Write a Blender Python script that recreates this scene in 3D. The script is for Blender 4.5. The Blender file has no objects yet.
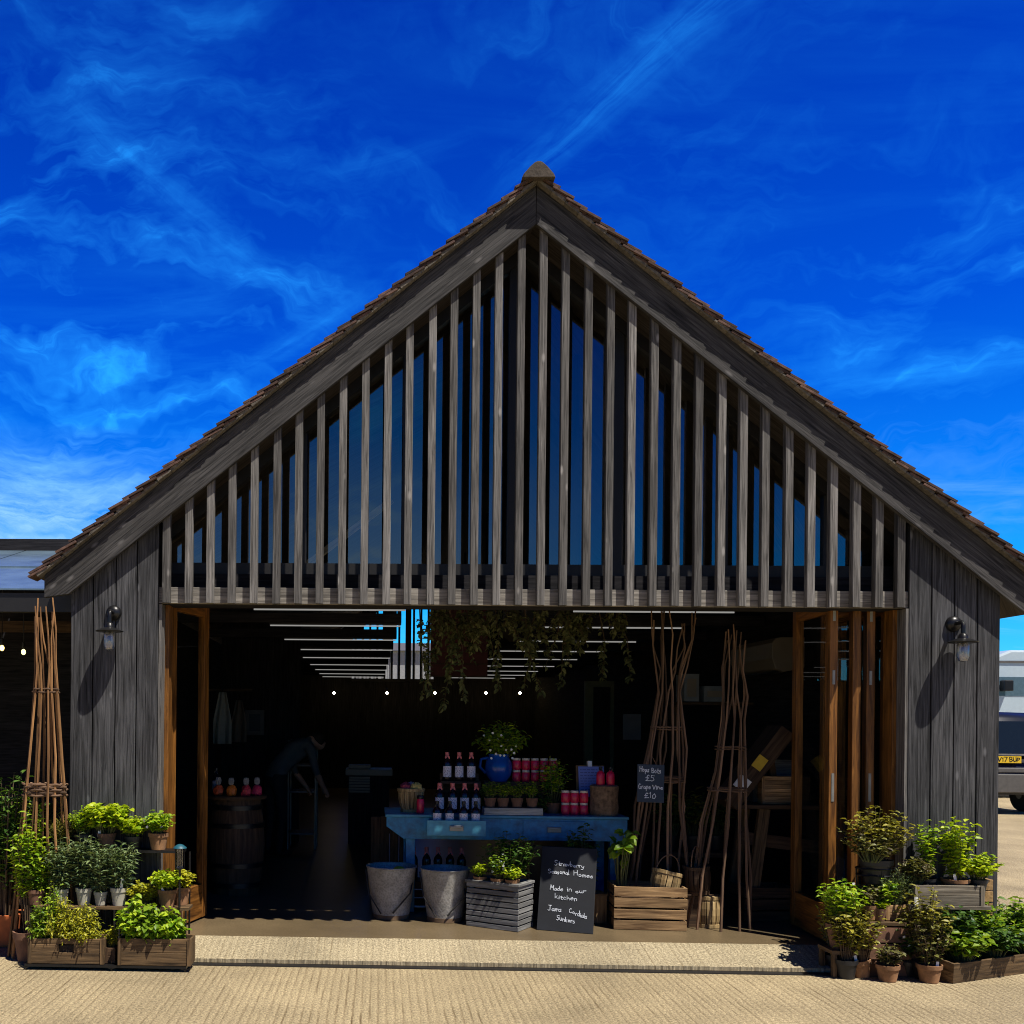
import bpy, math, random
from mathutils import Vector, Matrix
R = math.radians
rnd = random.Random(7)
SC = bpy.context.scene
COL = SC.collection
EYE = 1.65; FPX = 1024.0; VX, VY = 369.0, 722.0; ROLL = R(0.55)
F = 0.10                                    # shop floor level above the yard

# ---------------------------------------------------------------- helpers
YAW = R(1.6); PX0 = VX - FPX*math.tan(YAW)   # the camera looks a touch left of the barn's axis
def ray(px, py):
    a, b = px - PX0, VY - py
    x = a*math.cos(ROLL) - b*math.sin(ROLL); z = a*math.sin(ROLL) + b*math.cos(ROLL)
    return Vector((x*math.cos(YAW) - FPX*math.sin(YAW), x*math.sin(YAW) + FPX*math.cos(YAW), z))
def P(px, py, D):
    d = ray(px, py); return Vector((0, 0, EYE)) + d*(D/d.y)
def G(px, py, z0=0.0):
    d = ray(px, py); return Vector((0, 0, EYE)) + d*((z0 - EYE)/d.z)
def PX(px, D, py=722): return P(px, py, D).x
def PZ(py, D, px=512): return P(px, py, D).z

W = {}
class MB:
    def __init__(s): s.v = []; s.f = []; s.uv = []; s.mi = []
    def add(s, vs, fs, uvs, mi=0):
        n = len(s.v); s.v += [Vector(p) for p in vs]
        for f, u in zip(fs, uvs):
            s.f.append([n+i for i in f]); s.uv.append(u); s.mi.append(mi)
    def box(s, x0, x1, y0, y1, z0, z1, M=None, mi=0, long=None):
        c = [(x, y, z) for z in (z0, z1) for y in (y0, y1) for x in (x0, x1)]
        fs = [(0,2,3,1), (4,5,7,6), (0,1,5,4), (2,6,7,3), (0,4,6,2), (1,3,7,5)]
        ax = [(0,1), (0,1), (0,2), (0,2), (1,2), (1,2)]
        d = (abs(x1-x0), abs(y1-y0), abs(z1-z0))
        L = d.index(max(d)) if long is None else long
        ru, rv = rnd.uniform(0, 50), rnd.uniform(0, 50)
        uvs = []
        for k, (f, (a, b)) in enumerate(zip(fs, ax)):
            if a == L: uvs.append([(c[i][a]+ru, c[i][b]+rv+k*.13) for i in f])
            elif b == L: uvs.append([(c[i][b]+ru, c[i][a]+rv+k*.13) for i in f])
            else: uvs.append([(c[i][a]*.3+ru, c[i][b]+rv) for i in f])
        if M is not None: c = [M @ Vector(p) for p in c]
        s.add(c, fs, uvs, mi); return s
    def beam(s, a, b, w, h, up=(0,0,1), mi=0):
        a, b = Vector(a), Vector(b); d = b - a; L = d.length; d.normalize()
        up = Vector(up)
        if abs(up.dot(d)) > .99: up = Vector((0,1,0))
        sx = d.cross(up).normalized(); u = sx.cross(d)
        M = Matrix((( sx.x, d.x, u.x, a.x), (sx.y, d.y, u.y, a.y), (sx.z, d.z, u.z, a.z), (0,0,0,1)))
        return s.box(-w/2, w/2, 0, L, -h/2, h/2, M, mi, 1)
    def prism(s, poly, y0, y1, mi=0, d=(0,1)):
        # polygon in XZ, extruded along Y; grain along d in XZ
        n = len(poly); vs = [(p[0], y0, p[1]) for p in poly] + [(p[0], y1, p[1]) for p in poly]
        area = sum(poly[i][0]*poly[(i+1) % n][1] - poly[(i+1) % n][0]*poly[i][1] for i in range(n))
        ru, rv = rnd.uniform(0, 50), rnd.uniform(0, 50)
        U = lambda p: (p[0]*d[0]+p[1]*d[1]+ru, -p[0]*d[1]+p[1]*d[0]+rv)
        idx = list(range(n))
        fs = [idx, [n+i for i in reversed(idx)]]
        uvs = [[U(p) for p in poly], [U(poly[i]) for i in reversed(idx)]]
        for i in range(n):
            j = (i+1) % n
            fs.append([i, n+i, n+j, j]); a, b = U(poly[i]), U(poly[j])
            uvs.append([a, (a[0], a[1]+y1-y0), (b[0], b[1]+y1-y0), b])
        if area < 0: fs = [list(reversed(f)) for f in fs]; uvs = [list(reversed(u)) for u in uvs]
        s.add(vs, fs, uvs, mi); return s
    def tube(s, pts, r, n=6, mi=0, caps=True):
        pts = [Vector(p) for p in pts]; m = len(pts)
        rr = r if isinstance(r, (list, tuple)) else [r]*m
        vs = []; prev = None; L = rnd.uniform(0, 40); us = []
        for i, p in enumerate(pts):
            t = (pts[min(i+1, m-1)] - pts[max(i-1, 0)]).normalized()
            if prev is None:
                a = Vector((1,0,0)) if abs(t.x) < .8 else Vector((0,1,0))
                prev = (a - t*a.dot(t)).normalized()
            else: prev = (prev - t*prev.dot(t)).normalized()
            b = t.cross(prev)
            for k in range(n):
                an = 2*math.pi*k/n
                vs.append(p + (prev*math.cos(an) + b*math.sin(an))*rr[i])
            if i: L += (p - pts[i-1]).length
            us.append(L)
        fs, uvs = [], []
        for i in range(m-1):
            for k in range(n):
                k2 = (k+1) % n
                fs.append([i*n+k, i*n+k2, (i+1)*n+k2, (i+1)*n+k])
                w = .05
                uvs.append([(us[i], k*w), (us[i], (k+1)*w), (us[i+1], (k+1)*w), (us[i+1], k*w)])
        if caps:
            fs.append(list(reversed(range(n)))); uvs.append([(0,0)]*n)
            fs.append([(m-1)*n+k for k in range(n)]); uvs.append([(0,0)]*n)
        s.add(vs, fs, uvs, mi); return s
    def lathe(s, prof, c=(0,0,0), n=20, M=None, mi=0, sx=1, sy=1):
        c = Vector(c); vs = []; fs = []; uvs = []; m = len(prof); L = rnd.uniform(0, 30); us = [L]
        for i in range(1, m): us.append(us[-1] + math.hypot(prof[i][0]-prof[i-1][0], prof[i][1]-prof[i-1][1]))
        for r, z in prof:
            for k in range(n):
                an = 2*math.pi*k/n
                p = Vector((r*sx*math.cos(an), r*sy*math.sin(an), z))
                vs.append((M @ p if M is not None else p) + c)
        for i in range(m-1):
            for k in range(n):
                k2 = (k+1) % n
                fs.append([i*n+k, i*n+k2, (i+1)*n+k2, (i+1)*n+k])
                w = max(prof[0][0], prof[-1][0], .02)*2*math.pi/n
                uvs.append([(us[i], k*w), (us[i], (k+1)*w), (us[i+1], (k+1)*w), (us[i+1], k*w)])
        fs.append(list(reversed(range(n)))); uvs.append([(0,0)]*n)
        fs.append([(m-1)*n+k for k in range(n)]); uvs.append([(0,0)]*n)
        s.add(vs, fs, uvs, mi); return s
    def ball(s, c, r, n=10, m=6, sz=1, mi=0):
        pr = [(max(r*math.sin(math.pi*i/m), r*.03), -r*sz*math.cos(math.pi*i/m)) for i in range(m+1)]
        return s.lathe(pr, c, n, None, mi)
    def leaf(s, p, d, nrm, L, w, mi=0, fold=.25):
        d = d.normalized(); sd = d.cross(nrm)
        if sd.length < 1e-3: sd = d.cross(Vector((1,0,.1)))
        sd.normalize(); n = sd.cross(d)
        t = p + d*L - n*L*.20
        if w/L < .4:
            m = p + d*L*.45 - n*L*.02
            vs = [p, m + sd*w*.5 + n*w*fold, m, m - sd*w*.5 + n*w*fold, t]
            s.add(vs, [(0,2,1), (0,3,2), (1,2,4), (2,3,4)], [[(0,0)]*3]*4, mi); return
        c1 = p + d*L*.28 + n*L*.02; c2 = p + d*L*.68 - n*L*.05
        f1, f2 = n*w*fold*.8, n*w*fold*.6
        vs = [p, c1, c2, t, c1+sd*w*.43+f1, c2+sd*w*.40+f2, c1-sd*w*.43+f1, c2-sd*w*.40+f2]
        s.add(vs, [(0,1,4), (4,1,2,5), (5,2,3), (0,6,1), (6,7,2,1), (7,3,2)], [[(0,0)]*3, [(0,0)]*4, [(0,0)]*3]*2, mi)
    def build(s, name, mat, parent=None, loc=None, smooth=False, bevel=0.0):
        me = bpy.data.meshes.new(name)
        if parent is not None: o0 = W[parent.name]
        else: o0 = Vector(loc) if loc is not None else Vector((0,0,0))
        me.from_pydata([v - o0 for v in s.v], [], s.f)
        uvl = me.uv_layers.new(name='UVMap').data
        flat = [c for u in s.uv for p in u for c in p]
        uvl.foreach_set('uv', flat)
        for m in (mat if isinstance(mat, (list, tuple)) else [mat]): me.materials.append(m)
        me.polygons.foreach_set('material_index', s.mi)
        if smooth: me.polygons.foreach_set('use_smooth', [True]*len(s.f))
        me.update()
        o = bpy.data.objects.new(name, me); COL.objects.link(o)
        if parent is not None: o.parent = parent
        else: o.location = o0
        W[o.name] = o0
        if bevel:
            b = o.modifiers.new('bevel', 'BEVEL'); b.width = bevel; b.segments = 2; b.limit_method = 'ANGLE'; b.angle_limit = R(40)
        elif smooth:
            try:
                e = o.modifiers.new('edge', 'EDGE_SPLIT'); e.split_angle = R(45)
            except Exception: pass
        return o
def tag(o, label, cat, group=None):
    o['label'] = label; o['category'] = cat
    if group: o['group'] = group
    return o
def thing(name, label, cat, loc, group=None):
    o = bpy.data.objects.new(name, None); COL.objects.link(o); o.location = loc
    o.empty_display_size = .1; W[o.name] = Vector(loc)
    return tag(o, label, cat, group)
def kind(o, k): o['kind'] = k; return o
def frame(o, x, z):
    """matrix with local x along x, local z along z (made orthogonal), local y away"""
    x = Vector(x).normalized(); z = Vector(z); z = (z - x*z.dot(x)).normalized(); y = z.cross(x); o = Vector(o)
    return Matrix(((x.x,y.x,z.x,o.x), (x.y,y.y,z.y,o.y), (x.z,y.z,z.z,o.z), (0,0,0,1)))
def rotz(o, a):
    return Matrix.Translation(Vector(o)) @ Matrix.Rotation(a, 4, 'Z')

# ---------------------------------------------------------------- materials
def newmat(name):
    m = bpy.data.materials.new(name); m.use_nodes = True
    nt = m.node_tree; b = nt.nodes['Principled BSDF']
    return m, nt, b
def N(nt, t, **kw):
    n = nt.nodes.new(t)
    for k, v in kw.items():
        if k in n.inputs: n.inputs[k].default_value = v
        else: setattr(n, k, v)
    return n
def ramp(nt, src, stops):
    r = nt.nodes.new('ShaderNodeValToRGB'); e = r.color_ramp.elements
    while len(e) < len(stops): e.new(.5)
    for el, (p, c) in zip(e, stops):
        el.position = p; el.color = (c, c, c, 1) if isinstance(c, (int, float)) else (*c, 1)
    nt.links.new(src, r.inputs[0]); return r.outputs[0]
def mixc(nt, a, b, fac=1.0, mode='MULTIPLY'):
    n = nt.nodes.new('ShaderNodeMix'); n.data_type = 'RGBA'; n.blend_type = mode
    for sock, v in ((n.inputs[0], fac), (n.inputs[6], a), (n.inputs[7], b)):
        if isinstance(v, bpy.types.NodeSocket): nt.links.new(v, sock)
        elif isinstance(v, (int, float)): sock.default_value = v
        else: sock.default_value = (*v, 1)
    return n.outputs[2]
def bump(nt, b, h, strength, dist):
    n = nt.nodes.new('ShaderNodeBump'); n.inputs['Strength'].default_value = strength; n.inputs['Distance'].default_value = dist
    nt.links.new(h, n.inputs['Height']); nt.links.new(n.outputs[0], b.inputs['Normal'])
def plain(name, c, rough=.6, metal=0.0, var=.15, scale=12, spec=.5, isl=0.0, bmp=0.0):
    m, nt, b = newmat(name)
    tc = N(nt, 'ShaderNodeTexCoord'); no = N(nt, 'ShaderNodeTexNoise', Scale=scale, Detail=5.0, Roughness=.6)
    nt.links.new(tc.outputs['Object'], no.inputs['Vector'])
    col = mixc(nt, c, ramp(nt, no.outputs['Fac'], [(.3, 1-var), (.7, 1+var)]))
    if isl:
        g = N(nt, 'ShaderNodeNewGeometry')
        col = mixc(nt, col, ramp(nt, g.outputs['Random Per Island'], [(0, 1-isl), (1, 1+isl)]))
    nt.links.new(col, b.inputs['Base Color'])
    b.inputs['Roughness'].default_value = rough; b.inputs['Metallic'].default_value = metal
    b.inputs['Specular IOR Level'].default_value = spec
    if bmp: bump(nt, b, no.outputs['Fac'], bmp, .01)
    return m
def wood(name, cd, cl, rough=.75, grain=20, isl=.22, bmp=.35, knots=False, spec=.3):
    m, nt, b = newmat(name)
    uv = N(nt, 'ShaderNodeUVMap'); g = N(nt, 'ShaderNodeNewGeometry')
    mp = N(nt, 'ShaderNodeMapping'); mp.inputs['Scale'].default_value = (1.3, grain, 1)
    nt.links.new(uv.outputs[0], mp.inputs[0])
    n1 = N(nt, 'ShaderNodeTexNoise', Scale=2.2, Detail=7.0, Roughness=.62, Distortion=.7)
    nt.links.new(mp.outputs[0], n1.inputs['Vector'])
    mp2 = N(nt, 'ShaderNodeMapping'); mp2.inputs['Scale'].default_value = (1.0, 4, 1)
    nt.links.new(uv.outputs[0], mp2.inputs[0])
    n2 = N(nt, 'ShaderNodeTexNoise', Scale=1.6, Detail=4.0, Roughness=.6)
    nt.links.new(mp2.outputs[0], n2.inputs['Vector'])
    col = ramp(nt, n1.outputs['Fac'], [(.34, cd), (.5, tuple(a*.5+c*.5 for a, c in zip(cd, cl))), (.66, cl)])
    col = mixc(nt, col, ramp(nt, n2.outputs['Fac'], [(.28, .62), (.72, 1.28)]))
    col = mixc(nt, col, ramp(nt, g.outputs['Random Per Island'], [(0, 1-isl), (1, 1+isl)]))
    if knots:
        mp3 = N(nt, 'ShaderNodeMapping'); mp3.inputs['Scale'].default_value = (3.2, 9, 1)
        nt.links.new(uv.outputs[0], mp3.inputs[0])
        v = N(nt, 'ShaderNodeTexVoronoi', Scale=1.0); nt.links.new(mp3.outputs[0], v.inputs['Vector'])
        col = mixc(nt, col, tuple(c*1.7 for c in cl), ramp(nt, v.outputs['Distance'], [(.05, .8), (.13, 0)]), 'MIX')
    nt.links.new(col, b.inputs['Base Color']); b.inputs['Roughness'].default_value = rough
    b.inputs['Specular IOR Level'].default_value = spec
    bump(nt, b, n1.outputs['Fac'], bmp, .006)
    return m
def leafmat(name, c1, c2, trans=.35, rough=.45):
    m, nt, b = newmat(name)
    g = N(nt, 'ShaderNodeNewGeometry')
    col = ramp(nt, g.outputs['Random Per Island'], [(0, c1), (.55, tuple((a+c)/2 for a, c in zip(c1, c2))), (1, c2)])
    nt.links.new(col, b.inputs['Base Color']); b.inputs['Roughness'].default_value = rough
    b.inputs['Specular IOR Level'].default_value = .35
    t = N(nt, 'ShaderNodeBsdfTranslucent'); nt.links.new(mixc(nt, col, (1.25, 1.2, .5)), t.inputs['Color'])
    mx = N(nt, 'ShaderNodeMixShader'); mx.inputs[0].default_value = trans
    nt.links.new(b.outputs[0], mx.inputs[1]); nt.links.new(t.outputs[0], mx.inputs[2])
    nt.links.new(mx.outputs[0], nt.nodes['Material Output'].inputs[0])
    return m
def glassmat(name, refl=.12, tint=(.75,.8,.82), rough=.0, k=1.0):
    m, nt, b = newmat(name); nt.nodes.remove(b)
    tr = N(nt, 'ShaderNodeBsdfTransparent'); tr.inputs[0].default_value = (*tint, 1)
    gl = N(nt, 'ShaderNodeBsdfGlossy'); gl.inputs['Roughness'].default_value = rough
    fr = N(nt, 'ShaderNodeFresnel'); fr.inputs[0].default_value = 1.5
    ad = N(nt, 'ShaderNodeMath', operation='ADD'); ad.inputs[1].default_value = refl; ad.use_clamp = True
    ml = N(nt, 'ShaderNodeMath', operation='MULTIPLY'); ml.inputs[1].default_value = k
    nt.links.new(fr.outputs[0], ml.inputs[0]); nt.links.new(ml.outputs[0], ad.inputs[0])
    mx = N(nt, 'ShaderNodeMixShader'); nt.links.new(ad.outputs[0], mx.inputs[0])
    nt.links.new(tr.outputs[0], mx.inputs[1]); nt.links.new(gl.outputs[0], mx.inputs[2])
    nt.links.new(mx.outputs[0], nt.nodes['Material Output'].inputs[0])
    return m
def emit(name, c, s):
    m, nt, b = newmat(name); nt.nodes.remove(b)
    e = N(nt, 'ShaderNodeEmission'); e.inputs[0].default_value = (*c, 1); e.inputs[1].default_value = s
    nt.links.new(e.outputs[0], nt.nodes['Material Output'].inputs[0]); return m
def concrete(name, cl, cd, ridges=True, rough=.85, amt=.9, bst=.9):
    m, nt, b = newmat(name)
    tc = N(nt, 'ShaderNodeTexCoord')
    n1 = N(nt, 'ShaderNodeTexNoise', Scale=1.1, Detail=6.0, Roughness=.65); nt.links.new(tc.outputs['Object'], n1.inputs['Vector'])
    n2 = N(nt, 'ShaderNodeTexNoise', Scale=70.0, Detail=3.0, Roughness=.7); nt.links.new(tc.outputs['Object'], n2.inputs['Vector'])
    col = ramp(nt, n1.outputs['Fac'], [(.3, tuple(c*.62 for c in cl)), (.68, cl)])
    col = mixc(nt, col, ramp(nt, n2.outputs['Fac'], [(.3, .72), (.7, 1.25)]))
    if ridges:
        def strn(sx, sy, rot, det=5.0, rg=.65, ds=0.0):
            mp = N(nt, 'ShaderNodeMapping'); mp.inputs['Scale'].default_value = (sx, sy, 1); mp.inputs['Rotation'].default_value = (0,0,R(rot))
            nt.links.new(tc.outputs['Object'], mp.inputs[0])
            n = N(nt, 'ShaderNodeTexNoise', Scale=1.0, Detail=det, Roughness=rg, Distortion=ds); nt.links.new(mp.outputs[0], n.inputs['Vector']); return n.outputs['Fac']
        wv = N(nt, 'ShaderNodeTexWave', bands_direction='X'); wv.inputs['Scale'].default_value = 6.6
        wv.inputs['Distortion'].default_value = 1.6; wv.inputs['Detail'].default_value = 6.0; wv.inputs['Detail Scale'].default_value = 3.2; wv.inputs['Detail Roughness'].default_value = .75
        mp = N(nt, 'ShaderNodeMapping'); mp.inputs['Scale'].default_value = (1, .22, 1); mp.inputs['Rotation'].default_value = (0,0,R(3))
        nt.links.new(tc.outputs['Object'], mp.inputs[0]); nt.links.new(mp.outputs[0], wv.inputs[0])
        fine = strn(60, 1.5, 4, 8.0, .8, .25); patch = strn(1.3, .7, 20, 4.0, .6)
        grain = strn(80, 55, 0, 5.0, .85)
        dk = mixc(nt, ramp(nt, wv.outputs['Fac'], [(.03, 1), (.30, 0)]), ramp(nt, fine, [(.38, 1), (.60, .05)]))
        dk = mixc(nt, dk, ramp(nt, fine, [(.30, .75), (.43, 0)]), .7, 'ADD')
        dk = mixc(nt, dk, ramp(nt, patch, [(.30, .35), (.62, 1)]))
        col = mixc(nt, col, ramp(nt, grain, [(.35, .34), (.65, 1.66)]))
        col = mixc(nt, col, mixc(nt, cd, ramp(nt, grain, [(.3, .6), (.7, 1.5)])), mixc(nt, dk, (amt,)*3), 'MIX')
        ht = mixc(nt, wv.outputs['Fac'], mixc(nt, fine, grain, .55, 'MIX'), .80, 'MIX')
        bump(nt, b, ht, bst, .016)
    else:
        bump(nt, b, n2.outputs['Fac'], .25, .004)
    nt.links.new(col, b.inputs['Base Color']); b.inputs['Roughness'].default_value = rough
    b.inputs['Specular IOR Level'].default_value = .3
    return m
def galv(name):
    m, nt, b = newmat(name)
    tc = N(nt, 'ShaderNodeTexCoord')
    v = N(nt, 'ShaderNodeTexVoronoi', Scale=64.0); nt.links.new(tc.outputs['Object'], v.inputs['Vector'])
    n = N(nt, 'ShaderNodeTexNoise', Scale=9.0, Detail=5.0); nt.links.new(tc.outputs['Object'], n.inputs['Vector'])
    col = mixc(nt, ramp(nt, v.outputs['Distance'], [(.1, .26), (.7, .42)]), ramp(nt, n.outputs['Fac'], [(.3, (.62,.60,.54)), (.7, (1.1,1.06,.98))]))
    nt.links.new(col, b.inputs['Base Color']); b.inputs['Roughness'].default_value = .6; b.inputs['Metallic'].default_value = .25
    bump(nt, b, v.outputs['Distance'], .3, .004); return m

m_clad = wood('grey cladding', (.0095,.0095,.0105), (.090,.090,.095), grain=34, isl=.3, knots=True, bmp=.7)
m_slat = wood('grey slat wood', (.040,.037,.034), (.205,.193,.180), grain=38, isl=.45, bmp=.7, knots=True)
m_barge = wood('grey barge wood', (.011,.0105,.0105), (.088,.083,.081), grain=30, knots=True, bmp=.6)
m_soff = wood('soffit wood', (.04,.033,.028), (.12,.10,.085))
m_black = wood('near black boards', (.011,.011,.013), (.034,.032,.035), rough=.85, spec=.1)  # darkness of the shop interior is put into the board colour
m_frame = plain('dark window frame', (.012,.011,.011), .5)
m_oak = wood('oiled hardwood door', (.065,.024,.005), (.30,.125,.025), rough=.5, grain=16, isl=.15, bmp=.15)
m_tile = plain('clay roof tile', (.080,.044,.033), .9, var=.5, scale=25, isl=.6, bmp=.4)
m_under = plain('verge mortar', (.125,.108,.085), .95, var=.4, scale=40, isl=.25, bmp=.5)
m_glassg = glassmat('gable glass', .20, (.62,.66,.68))
m_glassd = glassmat('door glass', .0, (.80,.84,.84), k=.10)
m_clear = glassmat('clear lamp glass', .03, (.93,.93,.92))
m_yard = concrete('tamped yard concrete', (.445,.355,.21), (.12,.080,.038))
m_apron = concrete('brushed apron concrete', (.45,.375,.24), (.17,.125,.065), amt=.65, bst=.9)
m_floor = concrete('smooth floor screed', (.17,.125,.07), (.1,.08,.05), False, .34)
m_jar = glassmat('ribbed lamp glass', .22, (.97,.97,.95), .35)
m_iron = plain('black iron', (.012,.012,.013), .35, .3)
m_steel = plain('steel hardware', (.30,.29,.26), .55, .7)
m_tube = emit('strip light', (1,.97,.92), .22)
m_bulb = emit('warm bulb', (1,.74,.36), 30.0)
m_blue = plain('blue painted wood', (.006,.17,.34), .45, var=.45, scale=16, bmp=.1)
m_bluelt = plain('worn pale blue paint', (.05,.25,.38), .5, var=.25)
m_galv = galv('galvanised steel')
m_rust = plain('rusty base band', (.16,.10,.055), .8, .1, .3)
m_greyw = wood('grey painted slats', (.10,.10,.10), (.26,.26,.25), isl=.3)
m_brownw = wood('brown crate wood', (.11,.058,.024), (.42,.265,.125), isl=.3, bmp=.5)
m_darkw = wood('old dark crate wood', (.040,.024,.011), (.19,.118,.055), isl=.3, bmp=.6)
m_whitew = wood('weathered pale wood', (.22,.21,.18), (.52,.50,.44), isl=.15)
m_palec = wood('weathered crate wood', (.085,.070,.050), (.27,.235,.18), isl=.3, bmp=.5)
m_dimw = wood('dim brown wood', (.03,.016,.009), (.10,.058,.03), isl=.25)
m_wick = wood('willow rod', (.12,.055,.025), (.42,.22,.085), grain=6, isl=.5)
m_wickd = wood('dark willow', (.085,.048,.030), (.24,.145,.085), grain=6, isl=.5)
m_bask = wood('split wood basket', (.16,.10,.04), (.5,.36,.17), isl=.35)
m_terra = plain('terracotta', (.30,.155,.072), .95, var=.5, scale=14, isl=.2, bmp=.2)
m_terrad = plain('dark clay pot', (.17,.085,.05), .9, var=.3, scale=18)
m_orange = plain('orange terracotta', (.50,.13,.035), .7, var=.15)
m_white = plain('white glazed pot', (.46,.43,.34), .6, var=.15)
m_plastic = plain('black plastic pot', (.013,.013,.014), .5)
m_soil = plain('potting soil', (.025,.018,.012), 1, var=.4, scale=60, bmp=.6)
m_slate = plain('blackboard', (.006,.0075,.011), .7, var=.35, scale=6)
m_chalk = plain('chalk', (.50,.53,.58), .95, var=.45, scale=120)
m_tag = plain('white plant label', (.8,.8,.78), .5, var=.03)
m_lid = plain('pale lid', (.62,.58,.52), .4, .2)
m_brick = plain('ochre brick', (.36,.22,.09), .9, var=.5, scale=30, isl=.4, bmp=.4)
m_red = plain('red jam', (.62,.015,.06), .3, var=.2, scale=30)
m_pink = plain('pink cap', (.66,.17,.16), .5, var=.3, scale=40)
m_dglass = plain('dark bottle glass', (.012,.008,.010), .12)
m_label = None
m_cobalt = plain('cobalt glaze', (.008,.075,.36), .2, var=.3, scale=8)
m_cream = plain('cream plastic', (.24,.20,.155), .5, var=.06)
m_rubber = plain('tyre rubber', (.015,.015,.016), .8)
m_log = plain('log bark', (.20,.125,.07), .95, var=.6, scale=26, bmp=1.0)
m_logtop = plain('log end grain', (.40,.27,.15), .9, var=.25, scale=30)
m_teal = plain('teal enamel', (.010,.085,.12), .5)
m_redp = plain('rust red board', (.085,.013,.010), .7, var=.3)
def label_mat():
    m, nt, b = newmat('printed white label')
    tc = N(nt, 'ShaderNodeTexCoord'); v = N(nt, 'ShaderNodeTexVoronoi', Scale=95.0)
    nt.links.new(tc.outputs['Object'], v.inputs['Vector'])
    nt.links.new(ramp(nt, v.outputs['Distance'], [(.28, (.25,.20,.28)), (.4, (.72,.68,.74))]), b.inputs['Base Color'])
    b.inputs['Roughness'].default_value = .6; return m
m_label = label_mat()
L_lime = leafmat('lime leaf', (.20,.34,.008), (.56,.64,.025))
L_yel = leafmat('yellow green leaf', (.22,.25,.010), (.60,.56,.04))
L_mid = leafmat('mid green leaf', (.065,.16,.008), (.32,.44,.022))
L_dark = leafmat('dark green leaf', (.022,.065,.010), (.10,.19,.022), .25)
L_sage = leafmat('sage leaf', (.07,.125,.045), (.25,.32,.13), .25, .7)
L_purp = leafmat('purple tinged leaf', (.05,.03,.028), (.24,.25,.06), .25)
L_gold = leafmat('bronze gold leaf', (.07,.075,.010), (.42,.38,.05), .3)
L_dry = leafmat('dried leaf', (.07,.085,.03), (.24,.25,.10), .2, .8)
L_fern = leafmat('bright herb leaf', (.12,.27,.010), (.46,.58,.03))
m_stem = plain('plant stem', (.09,.10,.03), .8, var=.3)
m_stemb = plain('woody stem', (.10,.065,.035), .9, var=.3)
m_flower = plain('white petal', (.75,.75,.70), .7)

# ---------------------------------------------------------------- plants
LK, NK = 1.22, 1.35
def grow(fm, sm, base, n, h, spread, L, w, per, start=.3, up=(-.15,.7), taper=.3, lean=(0,0), sr=.003, ell=1.0, curve=.35):
    base = Vector(base); L *= LK; w *= LK; n = int(n*NK)
    for i in range(n):
        az = rnd.uniform(0, 2*math.pi); rr = math.sqrt(rnd.random())
        r = spread*rr
        hh = h*(1 - taper*rr*rr)*rnd.uniform(.72, 1.06)
        e = base + Vector((r*math.cos(az)+lean[0], r*math.sin(az)*ell+lean[1], hh))
        b = base + Vector((r*.25*math.cos(az), r*.25*math.sin(az)*ell, 0))
        m = b*.5 + e*.5 + Vector((-(e.x-b.x)*curve*.5, -(e.y-b.y)*curve*.5, hh*.08))
        q = lambda t: b*(1-t)**2 + m*2*t*(1-t) + e*t*t
        if sm is not None: sm.tube([q(0), q(.4), q(.75), q(1)], [sr, sr*.8, sr*.6, sr*.35], 4)
        a0 = rnd.uniform(0, 6.28)
        for j in range(per):
            t = start + (1-start)*(j + rnd.random()*.8)/per
            p = q(min(t, 1)); a = a0 + j*2.4 + rnd.uniform(-.5, .5)
            d = Vector((math.cos(a), math.sin(a), rnd.uniform(*up)))
            nr = Vector((rnd.uniform(-.5, .5), rnd.uniform(-.5, .5), 1))
            s = rnd.uniform(.65, 1.15)*(1 - .35*max(0, t-.6))
            fm.leaf(p, d, nr, L*s, w*s)
def pot_mesh(c, r, h, rim=True, n=22, sq=False):
    m = MB(); rb = r*.72
    if rim: pr = [(rb, 0), (r*.93, h*.76), (r*1.02, h*.77), (r*1.04, h), (r*.93, h), (r*.88, h*.85)]
    else: pr = [(rb, 0), (r, h), (r*.93, h), (r*.9, h*.86)]
    m.lathe(pr, c, n); return m
def potted(name, label, c, r, h, pm, lm, n, ht, spread, L, w, per, cat='potted plant', group='plants in pots', tagat=None, tilt=None, smat=None, flowers=0, rim=True, **kw):
    c = Vector(c); t = thing(name, label, cat, c, group)
    pm_ = pot_mesh(c, r, h, rim)
    if tilt:
        Mx = Matrix.Translation(c) @ Matrix.Rotation(tilt, 4, 'Y') @ Matrix.Translation(-c); pm_.v = [Mx @ v for v in pm_.v]
    pm_.build('pot', pm, t, smooth=True)
    MB().lathe([(.001, h*.80), (r*.92, h*.82), (r*.90, h*.84), (.001, h*.86)], c, 16).build('soil', m_soil, t)
    f, s = MB(), MB()
    grow(f, s, c + Vector((0,0,h*.83)), n, ht, spread, L, w, per, **kw)
    if flowers:
        vs = list(f.v)
        for _ in range(flowers):
            p = rnd.choice(vs) + Vector((0, -.01, .01))
            for k in range(5):
                a = k*1.2566; f.leaf(p, Vector((math.cos(a), -.3, math.sin(a))), Vector((0,-1,.2)), .011, .009, 1)
    f.build('foliage', [lm, m_flower], t); s.build('stem', smat or m_stem, t)
    if tagat:
        x, z, a = tagat
        M = Matrix.Translation(c + Vector((x, -r*.7, h*.8))) @ Matrix.Rotation(a, 4, 'Y')
        MB().box(-.009, .009, -.001, .001, 0, z, M).build('plant_label', m_tag, t)
    return t
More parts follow.
